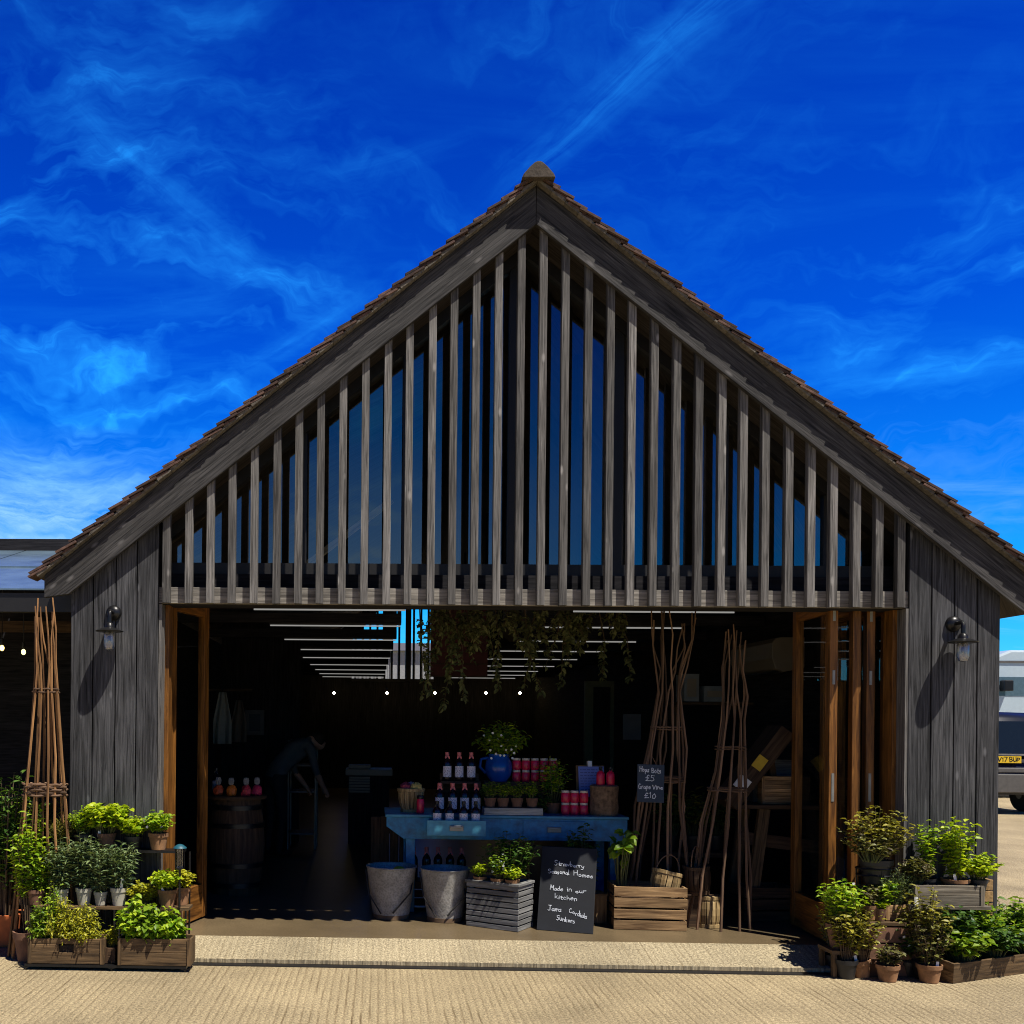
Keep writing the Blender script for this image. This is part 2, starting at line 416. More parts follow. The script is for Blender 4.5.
def bedplant(name, label, base, lm, n, ht, spread, L, w, per, group, cat='plant', tagz=None, **kw):
    t = thing(name, label, cat, base, group); f, s = MB(), MB()
    grow(f, s, base, n, ht, spread, L, w, per, **kw)
    f.build('foliage', lm, t); s.build('stem', m_stem, t)
    if tagz:
        M = Matrix.Translation(Vector(base) + Vector((tagz[0], -spread*.8, tagz[1]))) @ Matrix.Rotation(tagz[2], 4, 'Y')
        MB().box(-.012, .012, -.001, .001, 0, .07, M).build('plant_label', m_tag, t)
    return t

# ---------------------------------------------------------------- chalk lettering (stroke alphabet)
ST = {
'S': [[(.5,.9),(.3,1),(.08,.85),(.15,.6),(.42,.45),(.48,.18),(.25,0),(.02,.12)]],
't': [[(.2,.85),(.18,.1),(.3,0),(.4,.06)],[(.02,.55),(.38,.56)]],
'r': [[(.05,.5),(.08,0)],[(.07,.32),(.2,.5),(.36,.47)]],
'a': [[(.4,.44),(.2,.5),(.04,.28),(.12,.02),(.3,.06),(.4,.44),(.4,.1),(.48,0)]],
'w': [[(.02,.5),(.12,0),(.26,.4),(.4,0),(.52,.5)]],
'b': [[(.06,1),(.07,0),(.3,0),(.4,.25),(.26,.5),(.07,.35)]],
'e': [[(.05,.25),(.4,.3),(.3,.5),(.1,.42),(.04,.18),(.2,0),(.4,.08)]],
'y': [[(.04,.5),(.16,.12),(.3,.1)],[(.42,.5),(.28,-.2),(.12,-.35),(.0,-.25)]],
'p': [[(.06,.5),(.06,-.38)],[(.06,.4),(.28,.5),(.4,.28),(.26,.02),(.07,.08)]],
'o': [[(.22,.5),(.05,.32),(.1,.04),(.3,.02),(.4,.25),(.22,.5)]],
'n': [[(.05,.5),(.06,0)],[(.06,.3),(.22,.5),(.36,.4),(.38,0)]],
'm': [[(.04,.5),(.05,0)],[(.05,.3),(.17,.5),(.27,.36),(.28,0)],[(.28,.3),(.4,.5),(.5,.36),(.52,0)]],
's': [[(.34,.44),(.18,.5),(.06,.38),(.3,.2),(.3,.04),(.14,0),(.02,.08)]],
'l': [[(.08,1),(.08,.08),(.18,0)]],
'i': [[(.08,.5),(.08,0)],[(.08,.7),(.09,.74)]],
'd': [[(.36,.42),(.18,.5),(.04,.25),(.14,0),(.34,.1)],[(.38,1),(.38,.08),(.46,0)]],
'u': [[(.04,.5),(.06,.1),(.2,0),(.36,.12)],[(.38,.5),(.38,.05),(.46,0)]],
'k': [[(.06,1),(.06,0)],[(.36,.5),(.08,.22),(.38,0)]],
'c': [[(.36,.44),(.2,.5),(.04,.26),(.14,.02),(.36,.08)]],
'h': [[(.06,1),(.06,0)],[(.06,.3),(.22,.5),(.36,.38),(.38,0)]],
'H': [[(.05,1),(.04,0)],[(.5,1),(.5,0)],[(.05,.5),(.5,.54)]],
'M': [[(.03,0),(.08,1),(.3,.4),(.52,1),(.58,0)]],
'J': [[(.12,1),(.52,1)],[(.36,1),(.34,.1),(.18,-.02),(.02,.12)]],
'C': [[(.5,.86),(.3,1),(.06,.6),(.12,.1),(.34,0),(.54,.14)]],
'B': [[(.06,1),(.06,0),(.34,0),(.46,.24),(.3,.5),(.08,.52),(.34,.56),(.42,.8),(.28,1),(.06,1)]],
'G': [[(.5,.86),(.28,1),(.05,.55),(.16,.04),(.42,.04),(.52,.4),(.32,.42)]],
'V': [[(.02,1),(.24,0),(.5,1)]],
'£': [[(.46,.84),(.32,1),(.18,.82),(.2,.2),(.04,.02),(.5,.04)],[(.04,.5),(.38,.52)]],
'5': [[(.44,1),(.12,1),(.1,.58),(.36,.58),(.44,.26),(.22,0),(.04,.1)]],
'1': [[(.06,.8),(.18,1),(.18,0)]],
'0': [[(.24,1),(.06,.6),(.12,.06),(.32,.04),(.42,.5),(.24,1)]],
'7': [[(.04,1),(.46,1),(.18,0)]],
'U': [[(.05,1),(.06,.2),(.25,0),(.44,.2),(.46,1)]],
'P': [[(.06,0),(.06,1),(.34,1),(.44,.75),(.3,.5),(.06,.5)]],
'L': [[(.08,1),(.08,0),(.46,0)]],
}
WD = {'m':.6,'w':.6,'M':.7,'i':.2,'l':.22,'t':.42,'r':.4,'1':.3,' ':.34,'H':.62,'C':.62,'G':.62,'J':.6,'S':.58,'V':.58,'B':.55,'L':.55}
def write(mb, text, M, x, z, size, width=None, slope=0.0, th=.003, y=-.004, wob=.04):
    """strokes drawn as thin flat ribbons in the local XZ plane"""
    tot = sum(WD.get(c, .5) for c in text)
    k = (width/tot if width else size)
    cx = x
    for ch in text:
        ks = size*rnd.uniform(.88, 1.14); ro = rnd.uniform(-.12, .12); dzc = rnd.uniform(-.06, .06)*size
        for st in ST.get(ch, []):
            pts = [(cx + (p[0]-p[1]*ro*.5)*k + rnd.uniform(-wob, wob)*size*.5, z + (cx-x)*slope + dzc + p[1]*ks + p[0]*k*ro + rnd.uniform(-wob, wob)*size) for p in st]
            for (a, b) in zip(pts, pts[1:]):
                d = Vector((b[0]-a[0], b[1]-a[1]))
                if d.length < 1e-5: continue
                n = Vector((-d.y, d.x)).normalized()*th*rnd.uniform(.4, .62); e = d.normalized()*th*.3
                q = [(a[0]-e.x+n.x, a[1]-e.y+n.y), (b[0]+e.x+n.x, b[1]+e.y+n.y), (b[0]+e.x-n.x, b[1]+e.y-n.y), (a[0]-e.x-n.x, a[1]-e.y-n.y)]
                vs = [M @ Vector((p[0], y + rnd.uniform(-.0004, .0004), p[1])) for p in q]
                mb.add(vs, [(0,3,2,1)], [[(0,0)]*4])
        cx += WD.get(ch, .5)*k

# ================================================================ SETTING
yard = MB()
yard.add([(-400,-60,0),(400,-60,0),(400,900,0),(-400,900,0)], [(0,1,2,3)], [[(0,0)]*4])
kind(yard.build('ground', m_yard), 'structure')
XL, XR = PX(160, 7.2), PX(905, 7.2)        # door opening
ap = MB()
ap.prism([(0,0)], 0, 0) if False else None
y0, y1 = 6.95, 7.36
ap.add([(XL-.1,y0,.004),(XR+.1,y0,.004),(XR+.1,y0,.03),(XL-.1,y0,.03),(XR+.1,y1,F),(XL-.1,y1,F)],
       [(0,1,2,3),(3,2,4,5)], [[(0,0)]*4]*2)
kind(ap.build('pavement', m_apron), 'structure')
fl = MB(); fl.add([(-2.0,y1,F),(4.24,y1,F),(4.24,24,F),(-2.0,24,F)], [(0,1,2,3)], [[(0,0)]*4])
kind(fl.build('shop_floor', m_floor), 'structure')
dr = MB()
dr.box(XL-.2, XR+.15, 6.865, 6.93, .001, .006)
tag(dr.build('slot_drain', m_frame), 'narrow black slot drain running along the foot of the concrete ramp', 'drain')

# ================================================================ THE BARN
CX = P(536.5, 185, 7.07).x
barn = thing('timber_barn', 'dark timber barn shop with slatted gable and wide open folding doors', 'building', (CX, 7.15, 0))
SL = .797; TH = math.atan(SL); ct, st_ = math.cos(TH), math.sin(TH)
ZA = P(536.5, 185, 7.07).z                    # top edge of barge at apex
HB = .268                                     # vertical depth of the barge board
xw0, xw1 = PX(69.5, 7.15, 750), PX(999.5, 7.15, 750)
def zr(x): return ZA - abs(x-CX)*SL           # top of barge line
# cladding
def cladding(edges, side):
    m = MB()
    for a, b in zip(edges, edges[1:]):
        xa, xb = PX(a, 7.15, 740)+.004, PX(b, 7.15, 740)-.004
        m.prism([(xa,0),(xb,0),(xb,zr(xb)-.06),(xa,zr(xa)-.06)], 7.15, 7.175)
    return m.build('cladding', m_clad, barn, bevel=.003)
cladding([69.5, 92, 114.5, 135.5, 157.5], -1)
cladding([907.5, 930.5, 953.5, 976.5, 999.5], 1)
for xa, xb in ((xw0+.002, PX(157.5,7.15,740)-.001), (PX(907.5,7.15,740)+.001, xw1-.002)):
    back = MB(); back.prism([(xa,0),(xb,0),(xb,zr(xb)-.09),(xa,zr(xa)-.09)], 7.177, 7.27)
    back.build('wall', m_black, barn)
# side walls and lining, far gable
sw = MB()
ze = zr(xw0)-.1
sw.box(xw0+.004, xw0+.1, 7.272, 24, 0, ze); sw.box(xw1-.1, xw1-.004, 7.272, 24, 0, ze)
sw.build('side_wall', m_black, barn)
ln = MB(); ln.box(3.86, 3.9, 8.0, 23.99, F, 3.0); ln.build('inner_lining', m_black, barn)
D9 = 24.0
fg = MB()
wl, wr = P(352,640,D9).x, P(434,640,D9).x; wz0 = P(400,679,D9).z; wz1 = P(400,596,D9).z + .3
wlt = P(402,600,D9).x
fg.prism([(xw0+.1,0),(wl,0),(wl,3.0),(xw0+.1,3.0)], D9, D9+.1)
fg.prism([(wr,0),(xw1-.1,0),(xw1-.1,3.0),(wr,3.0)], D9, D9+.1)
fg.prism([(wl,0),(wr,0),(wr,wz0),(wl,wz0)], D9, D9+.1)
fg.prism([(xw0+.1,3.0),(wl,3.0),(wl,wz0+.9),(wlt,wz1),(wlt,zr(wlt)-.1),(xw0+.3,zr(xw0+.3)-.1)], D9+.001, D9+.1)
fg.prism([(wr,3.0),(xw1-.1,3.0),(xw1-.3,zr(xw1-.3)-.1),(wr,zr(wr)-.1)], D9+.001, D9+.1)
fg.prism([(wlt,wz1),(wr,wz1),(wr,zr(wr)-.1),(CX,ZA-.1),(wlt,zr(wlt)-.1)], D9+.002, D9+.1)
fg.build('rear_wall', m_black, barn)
fw = MB()
k = wl+.06
while k < wr: fw.box(k, k+.05, D9-.08, D9-.02, wz0, wz1); k += .17
fw.box(wl, wr, D9-.09, D9-.01, wz0-.06, wz0)
fw.box(PX(408,D9)-.05, PX(408,D9)+.05, D9-.14, D9-.09, wz0, wz1)
fw.build('rear_window', m_frame, barn)
# roof
rf = MB()
for s in (-1, 1):
    e = (xw1+.33) if s > 0 else (xw0-.13)
    poly = [(CX, ZA-.002), (e, zr(e)-.002), (e, zr(e)-.07), (CX, ZA-.07-.03)]
    rf.prism(poly, 7.115, 24.2)
rf.build('roof_deck', m_soff, barn)
ti, un = MB(), MB()
for s in (-1, 1):
    Lr = (abs((xw1 if s > 0 else xw0)-CX)+(.36 if s > 0 else .125))/ct
    ux, uz = s*ct, -st_; nx, nz = s*st_, ct
    n = int(Lr/.118)
    for i in range(n+1):
        a, b = max(0.03, i*.118-.01), i*.118+.150
        o1 = .022; tl = .015
        jy = rnd.uniform(-.008, .008); jn = rnd.uniform(-.002, .004)
        def q(t, h): return (CX+ux*t+nx*h, ZA+uz*t+nz*h)
        ti.prism([q(a, o1+jn), q(b, o1+.026+jn), q(b, o1+.026+tl+jn), q(a, o1+tl+jn)], 7.006+jy, 24.25)
        ti.prism([q(a+.03, o1+jn-.014), q(b+.02, o1+.010+jn), q(b+.02, o1+.025+jn), q(a+.03, o1+jn-.0005)], 7.012-jy, 7.2)
        un.prism([q(i*.118, .001), q(i*.118+.117, .001), q(i*.118+.117, o1+.004), q(i*.118, o1-.006)], 7.018+rnd.uniform(-.004,.004), 7.15)
ti.build('roof_tiles', m_tile, barn); un.build('verge', m_under, barn, bevel=.003)
rt = MB()
rz = ZA+.0
rp = [(CX-.105, rz-.005), (CX+.105, rz-.005), (CX+.095, rz+.02), (CX+.055, rz+.070), (CX+.026, rz+.098), (CX+.010, rz+.106), (CX-.010, rz+.106), (CX-.026, rz+.098), (CX-.055, rz+.070), (CX-.095, rz+.02)]
rt.prism(rp, 6.96, 6.97, d=(1,0))
for i in range(20): rt.prism([(CX+(p[0]-CX)*1.08, p[1]+.006) for p in rp], 6.971+i*.45, 6.971+i*.45+.44)
rt.build('ridge_tile', [plain('ridge mortar', (.060,.048,.038), .95, var=.4, scale=30, bmp=.5)], barn, bevel=.004)
bb = MB()
for s in (-1, 1):
    e = (xw1+.31) if s > 0 else (xw0-.165)
    top = .0025
    if s > 0: bb2 = MB()
    m_ = MB()
    gap = .0015*s
    if s < 0: poly = [(CX+gap, ZA-top), (e, zr(e)-top), (e, zr(e)-HB+.11), (e+.17, zr(e+.17)-HB), (CX+gap, ZA-HB)]
    else: poly = [(CX+gap, ZA-top), (e, zr(e)-top), (e, zr(e)-HB), (CX+gap, ZA-HB)]
    m_.prism(poly, 7.07, 7.108, d=(s*ct, -st_))
    m_.build('barge_board', m_barge, barn, bevel=.003)
sf = MB()
for s in (-1, 1):
    e = (xw1+.02) if s > 0 else (xw0-.02)
    sf.prism([(CX, ZA-.11), (e, zr(e)-.11), (e, zr(e)-.11-.115), (CX, ZA-.11-.115)], 7.112, 7.45, d=(s*ct, -st_))
sf.build('soffit', m_soff, barn)
# slats and rail
ZB = PZ(604, 7.13, 300); RT = ZB + .118
XS0, XS1 = PX(166.5, 7.13, 598), PX(900, 7.13, 598)
ss = MB()
for i in range(34):
    x = XS0 + (XS1-XS0)*i/33 + rnd.uniform(-.004, .004); w = .0262
    yj = rnd.uniform(-.002, .002)
    ss.prism([(x-w, ZB+rnd.uniform(-.003,.003)), (x+w, ZB), (x+w, zr(x+w)-HB*.5), (x-w, zr(x-w)-HB*.5)], 7.112+yj, 7.168)
ss.build('slat_screen', m_slat, barn, bevel=.0025)
ra = MB(); ra.box(XL-.02, XR+.02, 7.17, 7.215, ZB+.004, RT); ra.build('bottom_rail', wood('newer pale rail wood', (.11,.10,.088), (.36,.33,.29), grain=24), barn, bevel=.003)
fa = MB()
GB = PZ(564, 7.5, 300)
fa.box(XL-.02, XR+.02, 7.39, 7.45, ZB+.01, GB-.09); fa.box(XL-.02, XR+.02, 7.217, 7.45, ZB+.002, ZB+.009)
fa.build('lintel_board', m_black, barn)
# gable window
wf = MB(); gz = GB
def zi(x): return zr(x) - HB - .05
xa = CX - (ZA-HB-.05-gz)/SL + .05; xb = CX + (ZA-HB-.05-gz)/SL - .05
wf.box(xa-.2, xb+.2, 7.46, 7.54, gz-.088, gz)
for s, xe in ((-1, xa-.2), (1, xb+.2)):
    wf.prism([(CX, zi(CX)+.16), (xe, zi(xe)+.16), (xe, zi(xe)+.0), (CX, zi(CX)+.0)], 7.455, 7.545, d=(s*ct,-st_))
for px in (302, 407, 512, 617, 722, 827):
    x = PX(px, 7.5, 500)
    if xa < x < xb: wf.box(x-.035, x+.035, 7.472, 7.532, gz, zi(x)+.02)
wfo = wf.build('gable_window', m_frame, barn)
gp = MB(); gp.add([(xa,7.5,gz),(xb,7.5,gz),(CX,7.5,zi(CX)+.02)], [(0,1,2)], [[(0,0)]*3])
gp.build('pane', m_glassg, wfo)
# pale diagonal strip standing behind the gable glass
br = MB(); br.beam(P(305,566,8.1), P(392,500,8.1), .03, .05); br.build('pale_strip', m_whitew, barn)
# jambs, threshold
for x0, x1 in ((XL-.004, XL+.045), (XR-.05, XR-.004)):
    jb = MB(); jb.box(x0, x1, 7.275, 7.41, .02, ZB+.1); jb.build('door_jamb', m_oak, barn, bevel=.003)
for x0, x1 in ((158.2, 161.2), (903.5, 907)):
    ed = MB(); ed.box(PX(x0,7.17,740), PX(x1,7.17,740), 7.155, 7.27, 0, ZB-.002); ed.build('corner_trim', m_slat, barn)
DT = 2.57; DB = F+.016
def door(p0, p1, th=.055, hinges=True, handle=False):
    """glazed leaf from plan point p0 (near) to p1 (far)"""
    p0, p1 = Vector((*p0, 0)), Vector((*p1, 0)); d = (p1-p0); L = d.length
    M = frame(p0, d, (0,0,1)); h = th/2
    m = MB(); sw_ = .085
    m.box(0, sw_, -h, h, DB, DT, M); m.box(L-sw_, L, -h, h, DB, DT, M)
    m.box(sw_+.001, L-sw_-.001, -h+.002, h-.002, DT-.11, DT-.001, M)
    m.box(sw_+.001, L-sw_-.001, -h+.002, h-.002, DB+.001, DB+.26, M)
    o = m.build('door', m_oak, barn, bevel=.003)
    g = MB(); g.add([M @ Vector(p) for p in ((sw_,0,DB+.25),(L-sw_,0,DB+.25),(L-sw_,0,DT-.1),(sw_,0,DT-.1))], [(0,1,2,3)], [[(0,0)]*4])
    g.build('pane', m_glassd, o)
    if hinges:
        for z in (DB+.18, 1.12, 1.95, 2.40):
            hh = MB(); hh.box(-.004, -.0005, -.008, .010, z, z+(.20 if 1 < z < 1.9 else .10), M); hh.build('hinge', m_steel, o)
    if handle:
        q = MB(); q.tube([M @ Vector((.04, h, 1.1)), M @ Vector((.04, h+.05, 1.1)), M @ Vector((.15, h+.055, 1.1))], .009, 8)
        q.build('handle', m_steel, o, smooth=True)
    return o
door((XL+.012, 7.42), (PX(205, 8.05, 760), 8.05), handle=True)
door((PX(833, 7.35, 760), 7.35), (PX(795, 8.08, 760), 8.08))
door((PX(856, 7.37, 760), 7.37), (PX(823, 8.08, 760), 8.08), hinges=False)
door((PX(870, 7.39, 760), 7.39), (PX(838, 8.08, 760), 8.08))
door((PX(888, 7.4, 760), 7.4), (PX(853, 8.09, 760), 8.09), hinges=False)
# tie beams, posts and strip lights
hp = [112, 96, 82, 72, 64, 57, 52, 48, 45]
ordn = ['front', 'second', 'third', 'fourth', 'fifth', 'sixth', 'seventh', 'eighth', 'rearmost']
tz = EYE + .948
for i, h in enumerate(hp):
    D = FPX*.948/h
    t1 = MB(); t1.box(-1.9, .31, D-.02, D+.08, tz+.03, tz+.125); t1.build('tie_beam', m_black, barn)
    t2 = MB(); t2.box(1.70, 3.85, D-.02, D+.08, tz+.03, tz+.125); t2.build('tie_beam', m_black, barn)
    p = MB()
    p.box(.27, .309, D-.018, D+.06, tz+.126, zr(.3)-.12); p.build('post', m_black, barn); p = MB(); p.box(1.701, 1.74, D-.018, D+.06, tz+.126, zr(1.72)-.12)
    p.build('post', m_black, barn)
    for nm, x0, x1 in (('left', -.99, .30), ('right', 1.715, 3.06)):
        MBt = MB(); c = ((x0+x1)/2, D+.03, tz)
        t = thing('strip_light', f'white ceiling strip light, {nm} run, {ordn[i]} of nine rows from the doorway', 'ceiling light', c, 'strip lights under the tie beams')
        MBt.tube([(x0, D+.03, tz+.005), (x1, D+.03, tz+.005)], .007, 8); MBt.build('tube', m_tube, t)
        b = MB(); b.box(x0-.01, x1+.01, D+.012, D+.05, tz+.017, tz+.0295); b.build('batten', m_frame, t)
# festoon bulbs along the rear
bn = ['leftmost', 'second from left', 'middle', 'second from right', 'rightmost']
for i, px in enumerate((334, 387, 435, 486, 520)):
    c = P(px, 693, 23.4)
    t = thing('pendant_bulb', f'small warm glowing bulb hung at the rear of the shop, {bn[i]} of five', 'light bulb', c, 'bulbs hung at the rear')
    MB().ball(c, .028, 12, 8).build('bulb', m_bulb, t, smooth=True)
    b = MB(); b.lathe([(.02,.04),(.022,.1),(.006,.11)], c, 10); b.tube([c+Vector((0,0,.1)), c+Vector((0,0,3.0-c.z+.3))], .005, 5)
    b.build('cord', m_frame, t)

# wall lamps
def wall_lamp(pp, sp, label, side):
    a = P(*pp, 7.15); s = P(*sp, 7.15-.118)
    t = thing('wall_lamp', label, 'lamp', a, 'lamps on the cladding')
    Mx = Matrix.Rotation(R(90), 4, 'X')
    MB().lathe([(.054,0),(.054,.012),(.044,.03),(.02,.042)], a, 24, Mx).build('wall_plate', m_iron, t, smooth=True)
    m = MB()
    m.tube([a+Vector((0,-.02,0)), a+Vector((0,-.07,.0)), Vector((s.x*.5+a.x*.5, s.y+.02, a.z+.004)), Vector((s.x*.85+a.x*.15,s.y,a.z-.012)), Vector((s.x,s.y,a.z-.045)), Vector((s.x,s.y,s.z+.03))], .014, 10)
    m.lathe([(.024,.012),(.032,.024),(.026,.05),(.014,.06)], s, 14)
    m.build('arm', m_iron, t, smooth=True)
    sh = MB(); sh.lathe([(.094,-.004),(.096,0),(.06,.016),(.028,.026),(.026,.03),(.02,.02),(.058,.008),(.09,-.006)], s, 28); sh.build('shade', m_iron, t, smooth=True)
    g = MB(); g.lathe([(.006,-.135),(.026,-.128),(.038,-.10),(.038,-.02),(.026,-.005)], s, 16); gl = g.build('glass_jar', m_jar, t, smooth=True)
    f = MB(); f.ball(s+Vector((0,0,-.055)), .012, 8, 6, 1.8); f.tube([s+Vector((0,0,-.03)), s], .008, 6); f.build('bulb', m_cream, gl, smooth=True)
wall_lamp((114, 613), (109.5, 631), 'black swan neck wall lamp on the cladding left of the doorway', -1)
wall_lamp((953, 624), (963, 642), 'black swan neck wall lamp on the cladding right of the doorway', 1)

# ================================================================ LEFT LEAN-TO, RIGHT VEHICLES, FAR SHED
lt = thing('glazed_canopy', 'low lean-to with sloping glazed roof beside the barn, dark inside', 'building', (-4.5, 9, 0))
m = MB(); zt = PZ(553, 10, 20); zl = PZ(590, 7.6, 20)
xs = [-7.5, -6.1, -4.75, -3.4, xw0-.03]
m_canopy = plain('translucent roof sheet', (.10,.15,.20), .25, var=.3, scale=3)
for a, b in zip(xs, xs[1:]):
    for j in range(2):
        f0, f1 = j*.5, (j+1)*.5+.02
        p = lambda x, f: Vector((x, 7.6+2.4*f, zl+(zt-zl)*f + j*.012))
        q = [p(a+.01,f0), p(b-.01,f0), p(b-.01,f1), p(a+.01,f1)]
        m.add(q + [v+Vector((0,0,.012)) for v in q], [(3,2,1,0),(4,5,6,7),(0,1,5,4),(1,2,6,5),(2,3,7,6),(3,0,4,7)], [[(0,0)]*4]*6)
m.build('roof_sheet', m_canopy, lt)
m = MB(); m.box(-7.6, xw0-.02, 10.0, 10.2, zt-.02, zt+.14); m.box(-7.6, xw0-.02, 10.22, 10.5, 0, zt+.1); m.box(-7.6, -7.5, 7.7, 10.0, 0, zl)
m.build('wall', m_black, lt)
m = MB(); m.box(-7.6, xw0-.02, 7.62, 7.7, zl-.16, zl-.02)
for x in (-7.45, -4.7): m.box(x, x+.1, 7.62, 7.72, 0, zl-.17)
m.build('post', m_frame, lt)
m = MB(); m.box(-7.4, xw0-.05, 9.5, 9.55, PZ(632, 9.5, 10), PZ(621, 9.5, 10)); m.build('rail', m_dimw, lt)
for i, (px, py, nm) in enumerate(((2, 648, 'left'), (23.5, 652, 'right'))):
    c = P(px, py, 9.0)
    t = thing('pendant_bulb', f'small yellow bulb hanging in the dark lean-to, {nm} of the pair', 'light bulb', c, 'bulbs in the lean-to')
    MB().ball(c, .02, 12, 8, 1.3).build('bulb', emit('yellow bulb', (1,.8,.25), 3.0) if i == 0 else bpy.data.materials['yellow bulb'], t, smooth=True)
    b = MB(); b.lathe([(.014,.035),(.014,.08),(.004,.09)], c, 10); b.tube([c+Vector((0,0,.08)), Vector((c.x, c.y, zl+(zt-zl)*.58))], .004, 5); b.build('cord', m_frame, t)

def car_body(M, L, wd, H, clear=.28, hood=.95, suv=True):
    # side profile (y forward from rear, z)
    if suv: pr = [(0,clear+.1),(-.06,.62),(0,.95),(.12,1.05),(.42,H-.12),(.62,H),(L*.55,H),(L*.70,1.12),(L*.97,.95),(L,.7),(L-.05,clear)]
    else: pr = [(0,clear+.1),(-.05,.6),(.0,.85),(.25,.95),(.75,H-.05),(1.0,H),(L*.52,H),(L*.70,.98),(L*.96,.82),(L,.6),(L-.05,clear)]
    m = MB(); n = len(pr); vs = []
    secs = [(-1,.0),(-.93,.03),(0,.05),(.93,.03),(1,.0)]
    for sx, up in secs:
        for (y, z) in pr:
            k = 1 - .13*max(0, (z-.95))/(H-.95)*(1 if z > .95 else 0)
            vs.append(M @ Vector((sx*wd/2*k, y - (up*.8 if y < .2 else -up*.8 if y > L-.4 else 0), z+up*(1 if z > .9 else 0))))
    fs = []
    for s in range(len(secs)-1):
        for i in range(n-1): fs.append((s*n+i, s*n+i+1, (s+1)*n+i+1, (s+1)*n+i))
        fs.append((s*n+n-1, s*n, (s+1)*n, (s+1)*n+n-1))
    fs.append(tuple(range(n))); fs.append(tuple((len(secs)-1)*n+i for i in reversed(range(n))))
    m.add(vs, fs, [[(0,0)]*len(f) for f in fs]); return m
def wheels(t, M, L, wd, r=.36):
    for y in (.85, L-.9):
        for s in (-1, 1):
            c = M @ Vector((s*(wd/2-.09), y, r)); Mw = M.to_3x3().to_4x4() @ Matrix.Rotation(R(90), 4, 'Y')
            w = MB(); w.lathe([(r*.6,-.11),(r*.95,-.11),(r,-.08),(r,.08),(r*.95,.11),(r*.6,.11)], c, 24, Mw); wo = w.build('wheel', m_rubber, t, smooth=True)
            q = MB(); q.lathe([(.02,-.115),(r*.58,-.105),(r*.58,.105),(.02,.115)], c, 16, Mw); q.build('rim', m_steel, wo)
m_cardark = plain('dark blue car paint', (.010,.013,.024), .25, .2, .05)
m_carwhite = plain('white car paint', (.75,.77,.78), .25, 0, .03)
m_vanp = plain('pale silver van paint', (.50,.60,.66), .3, .1, .04)
m_carg = plain('car window', (.008,.014,.022), .06, 0, .05)
m_trim = plain('grey bumper plastic', (.10,.095,.09), .6)
m_plate = plain('yellow plate', (.75,.50,.02), .5, var=.04)
m_tail = plain('tail lamp red', (.25,.01,.01), .2)
# dark SUV, rear to the camera
cd = 20.0; cx = PX(1004, cd); M = rotz((cx, cd, 0), R(-3))
t = thing('parked_car', 'dark blue estate car parked past the barn corner, yellow rear plate towards us', 'car', (cx, cd+2, 0))
Hs = 1.93
car_body(M, 4.6, 1.9, Hs).build('body', m_cardark, t, smooth=True)
g = MB(); g.add([M @ Vector(p) for p in ((-.74,.03,1.12),(.74,.03,1.12),(.62,.325,Hs-.14),(-.62,.325,Hs-.14))], [(0,1,2,3)], [[(0,0)]*4])
for s in (-1, 1): g.add([M @ Vector(p) for p in ((s*.955,.6,1.1),(s*.955,2.9,1.1),(s*.87,2.4,Hs-.18),(s*.87,.85,Hs-.18))], [(0,1,2,3)], [[(0,0)]*4])
g.build('window', m_carg, t)
b = MB(); b.box(-.93, .93, -.16, .02, .42, .78, M); b.box(-.9, .9, -.11, .02, .80, .9, M); b.build('bumper', m_trim, t, bevel=.02)
b = MB(); b.box(-.75, .75, -.12, -.085, 1.135, 1.165, M); b.build('chrome_strip', m_steel, t)
pz0, pz1 = .99, 1.12
b = MB(); b.box(-.26, .26, -.115, -.10, pz0, pz1, M); po = b.build('number_plate', m_plate, t)
b = MB(); write(b, 'LV17 BUP', M @ Matrix.Translation((0,-.117,0)), -.235, pz0+.025, .08, .47, 0, .014, 0, 0); b.build('lettering', m_iron, po)
for s in (-1, 1):
    b = MB(); b.box(s*.88-.06, s*.88+.06, -.05, .06, .95, 1.3, M); b.build('tail_light', m_tail, t, bevel=.01)
wheels(t, M, 4.6, 1.9)
cd = 24.5; cx = PX(1000, cd); M = rotz((cx-2.6, cd, 0), R(-70))
t = thing('parked_car', 'white hatchback half hidden behind the dark blue estate car', 'car', (cx, cd, 0))
car_body(M, 4.1, 1.75, 1.85, suv=False).build('body', m_carwhite, t, smooth=True)
g = MB()
for s in (-1, 1): g.add([M @ Vector(p) for p in ((s*.885,.7,1.02),(s*.885,2.75,1.02),(s*.80,2.2,1.72),(s*.80,1.0,1.72))], [(0,1,2,3)], [[(0,0)]*4])
g.build('window', m_carg, t); wheels(t, M, 4.1, 1.75, .33)
cd = 29.0; x0 = PX(985, cd)
t = thing('parked_van', 'tall pale silver van parked at the back of the yard', 'van', (x0+2.5, cd+1, 0))
H = PZ(650, cd, 1010)
m = MB(); m.prism([(x0-.6,.45),(x0+5.4,.45),(x0+5.4,H-.1),(x0+5.2,H),(x0+.7,H),(x0+.35,H-.15),(x0-.3,H-1.3),(x0-.6,H-1.6)], cd, cd+2.0)
m.build('body', m_vanp, t, bevel=.06)
m = MB(); m.prism([(x0+.35,H-.75),(x0+1.2,H-.75),(x0+1.2,H-1.28),(x0-.15,H-1.28)], cd-.012, cd-.002); m.prism([(x0+1.6,H-.75),(x0+4.6,H-.75),(x0+4.6,H-1.28),(x0+1.6,H-1.28)], cd-.012, cd-.002)
m.build('window', plain('pale tinted van window', (.09,.14,.18), .1), t)
